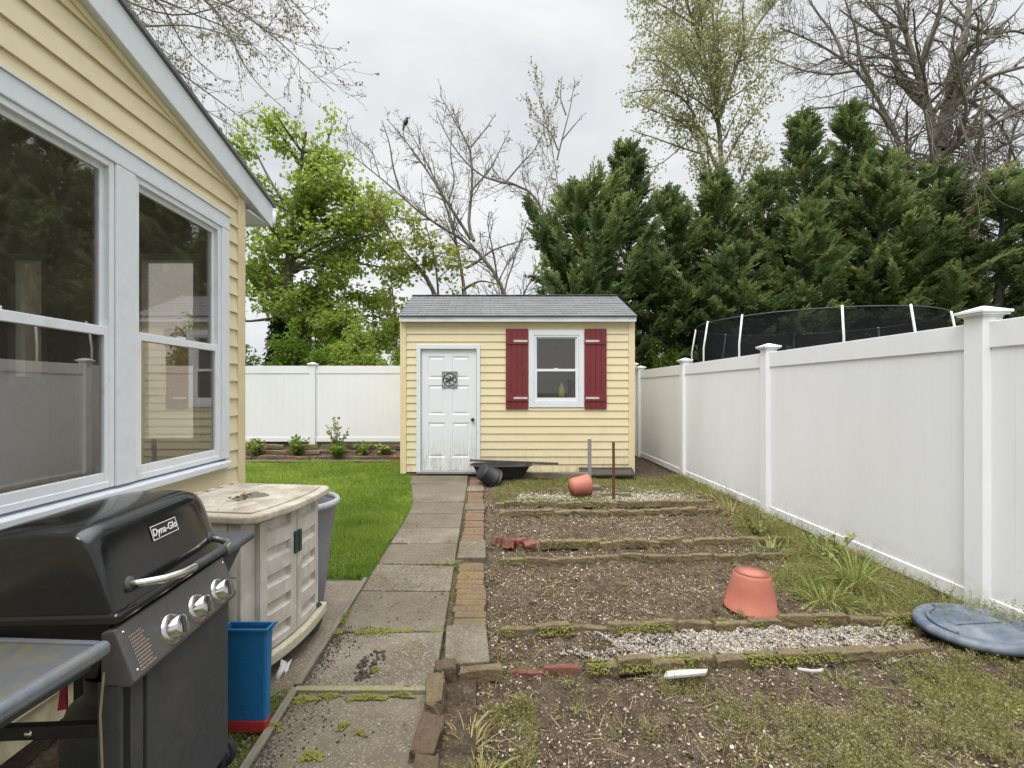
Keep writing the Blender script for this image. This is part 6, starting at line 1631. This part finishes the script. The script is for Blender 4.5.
CON = [  # px of the trunk, depth, py of the top, crown radius, base, upright, lean, label
    (588, 12.6, 182, 2.75, .06, .62, (-.2, 0), 'spreading conifer directly behind the shed roof, with plumes reaching left'),
    (628, 14.6, 142, 1.5, .10, .7, (0, 0), 'narrow conifer with a pointed top behind the spreading one at the shed'),
    (668, 12.9, 190, 1.7, .06, .6, (0, 0), 'dark conifer between the shed and the tall poplar trunk'),
    (716, 13.2, 172, 1.7, .06, .6, (0, 0), 'conifer standing in front of the poplar trunk'),
    (762, 13.4, 172, 1.5, .06, .6, (0, 0), 'dark conifer just right of the poplar trunk'),
    (803, 13.6, 112, 1.45, .06, .7, (0, 0), 'tall pointed conifer behind the middle of the trampoline'),
    (848, 14.4, 104, 1.7, .06, .6, (0, 0), 'tallest dark conifer left of the big bare tree'),
    (880, 12.6, 148, 1.8, .06, .6, (0, 0), 'conifer in front of the big bare tree, above the near trampoline pole'),
    (935, 12.9, 158, 1.9, .06, .55, (0, 0), 'broad conifer right under the oak trunks'),
    (1000, 12.4, 165, 2.0, .06, .5, (0, 0), 'broad conifer at the right edge behind the near fence post'),
    (1080, 12.0, 170, 2.0, .06, .5, (0, 0), 'conifer half cut off by the right edge of the picture'),
    (795, 12.0, 205, 1.5, .06, .9, (.3, 0), 'lighter green conifer with upswept plumes behind the trampoline net'),
    (735, 12.0, 245, 1.3, .06, .6, (0, 0), 'short dark conifer behind the far side of the trampoline'),
]
for i, (px, Y, py, rad, base, upr, lean, lb) in enumerate(CON):
    c = P(px, py, Y); conifer(lb, c[0], Y, c[2] - .35, rad, 300 + i, base, 21, upr, lean)
shrub('yellow-green leafy shrub low between shed and fence corner', 3.9, 12.0, .8, .6, 2.2, 8000, M['shrubleaf'], 181, .08)

# ------------------------------------------------------------------ light, sky, camera
w = bpy.data.worlds.new('World'); scene.world = w; w.use_nodes = True
nt = w.node_tree; nt.nodes.clear(); N = nt.nodes.new; Lk = nt.links.new
out = N('ShaderNodeOutputWorld'); bg = N('ShaderNodeBackground'); bg.inputs['Strength'].default_value = .10
sky = N('ShaderNodeTexSky'); sky.sky_type = 'NISHITA'; sky.sun_disc = False
SUN_EL, SUN_AZ = R(52), R(205)        # azimuth clockwise from +Y: behind the camera, a little to the left
sky.sun_elevation = SUN_EL; sky.sun_rotation = SUN_AZ; sky.air_density = 1.0; sky.dust_density = 3.0
tc = N('ShaderNodeTexCoord'); sep = N('ShaderNodeSeparateXYZ'); Lk(tc.outputs['Generated'], sep.inputs[0])
# overcast layer: brighter towards the zenith, soft uneven cloud
mp = N('ShaderNodeMapping'); mp.inputs['Scale'].default_value = (1, 1, 2.2); Lk(tc.outputs['Generated'], mp.inputs[0])
nz = N('ShaderNodeTexNoise'); nz.inputs['Scale'].default_value = 2.1; nz.inputs['Detail'].default_value = 7; nz.inputs['Roughness'].default_value = .52; nz.inputs['Distortion'].default_value = .4; Lk(mp.outputs[0], nz.inputs['Vector'])
cr = N('ShaderNodeValToRGB'); e = cr.color_ramp.elements; e[0].position = .36; e[0].color = (6.0, 6.2, 6.4, 1); e[1].position = .64; e[1].color = (8.0, 8.05, 8.1, 1); Lk(nz.outputs['Fac'], cr.inputs[0])
gr = N('ShaderNodeMapRange'); gr.inputs['From Min'].default_value = .66; gr.inputs['From Max'].default_value = 1.0; gr.inputs['To Min'].default_value = 1.0; gr.inputs['To Max'].default_value = ZENITH if 'ZENITH' in globals() else 6.5; Lk(sep.outputs[2], gr.inputs['Value'])
mul = N('ShaderNodeVectorMath'); mul.operation = 'SCALE'; Lk(cr.outputs[0], mul.inputs[0]); Lk(gr.outputs[0], mul.inputs['Scale'])
mx = N('ShaderNodeMix'); mx.data_type = 'RGBA'; mx.inputs[0].default_value = .93; Lk(sky.outputs[0], mx.inputs[6]); Lk(mul.outputs[0], mx.inputs[7])
Lk(mx.outputs[2], bg.inputs['Color']); Lk(bg.outputs[0], out.inputs['Surface'])

sl = bpy.data.lights.new('sun', 'SUN'); sl.energy = 1.5; sl.angle = R(24); sl.color = (1, .965, .92)
so = bpy.data.objects.new('sun', sl); COL.objects.link(so); so.location = (-3, -8, 12)
dirv = Vector((math.sin(SUN_AZ) * math.cos(SUN_EL), math.cos(SUN_AZ) * math.cos(SUN_EL), math.sin(SUN_EL)))
so.rotation_euler = (-dirv).to_track_quat('-Z', 'Y').to_euler()

cam = bpy.data.cameras.new('camera'); cam.sensor_width = 36; cam.lens = F / 1024 * 36
cam.shift_x = (512 - CX) / 1024; cam.shift_y = (CY - 384) / 1024; cam.clip_start = .05; cam.clip_end = 2000
co = bpy.data.objects.new('camera', cam); COL.objects.link(co); co.location = (0, 0, CH); co.rotation_euler = (R(90), 0, 0)
scene.camera = co
scene.render.engine = 'CYCLES'
scene.cycles.max_bounces = 8; scene.cycles.transparent_max_bounces = 24; scene.cycles.caustics_reflective = False; scene.cycles.caustics_refractive = False
scene.cycles.use_denoising = True
vs = scene.view_settings; vs.view_transform = 'Standard'; vs.look = 'None'; vs.exposure = 0.3; vs.gamma = 1.0
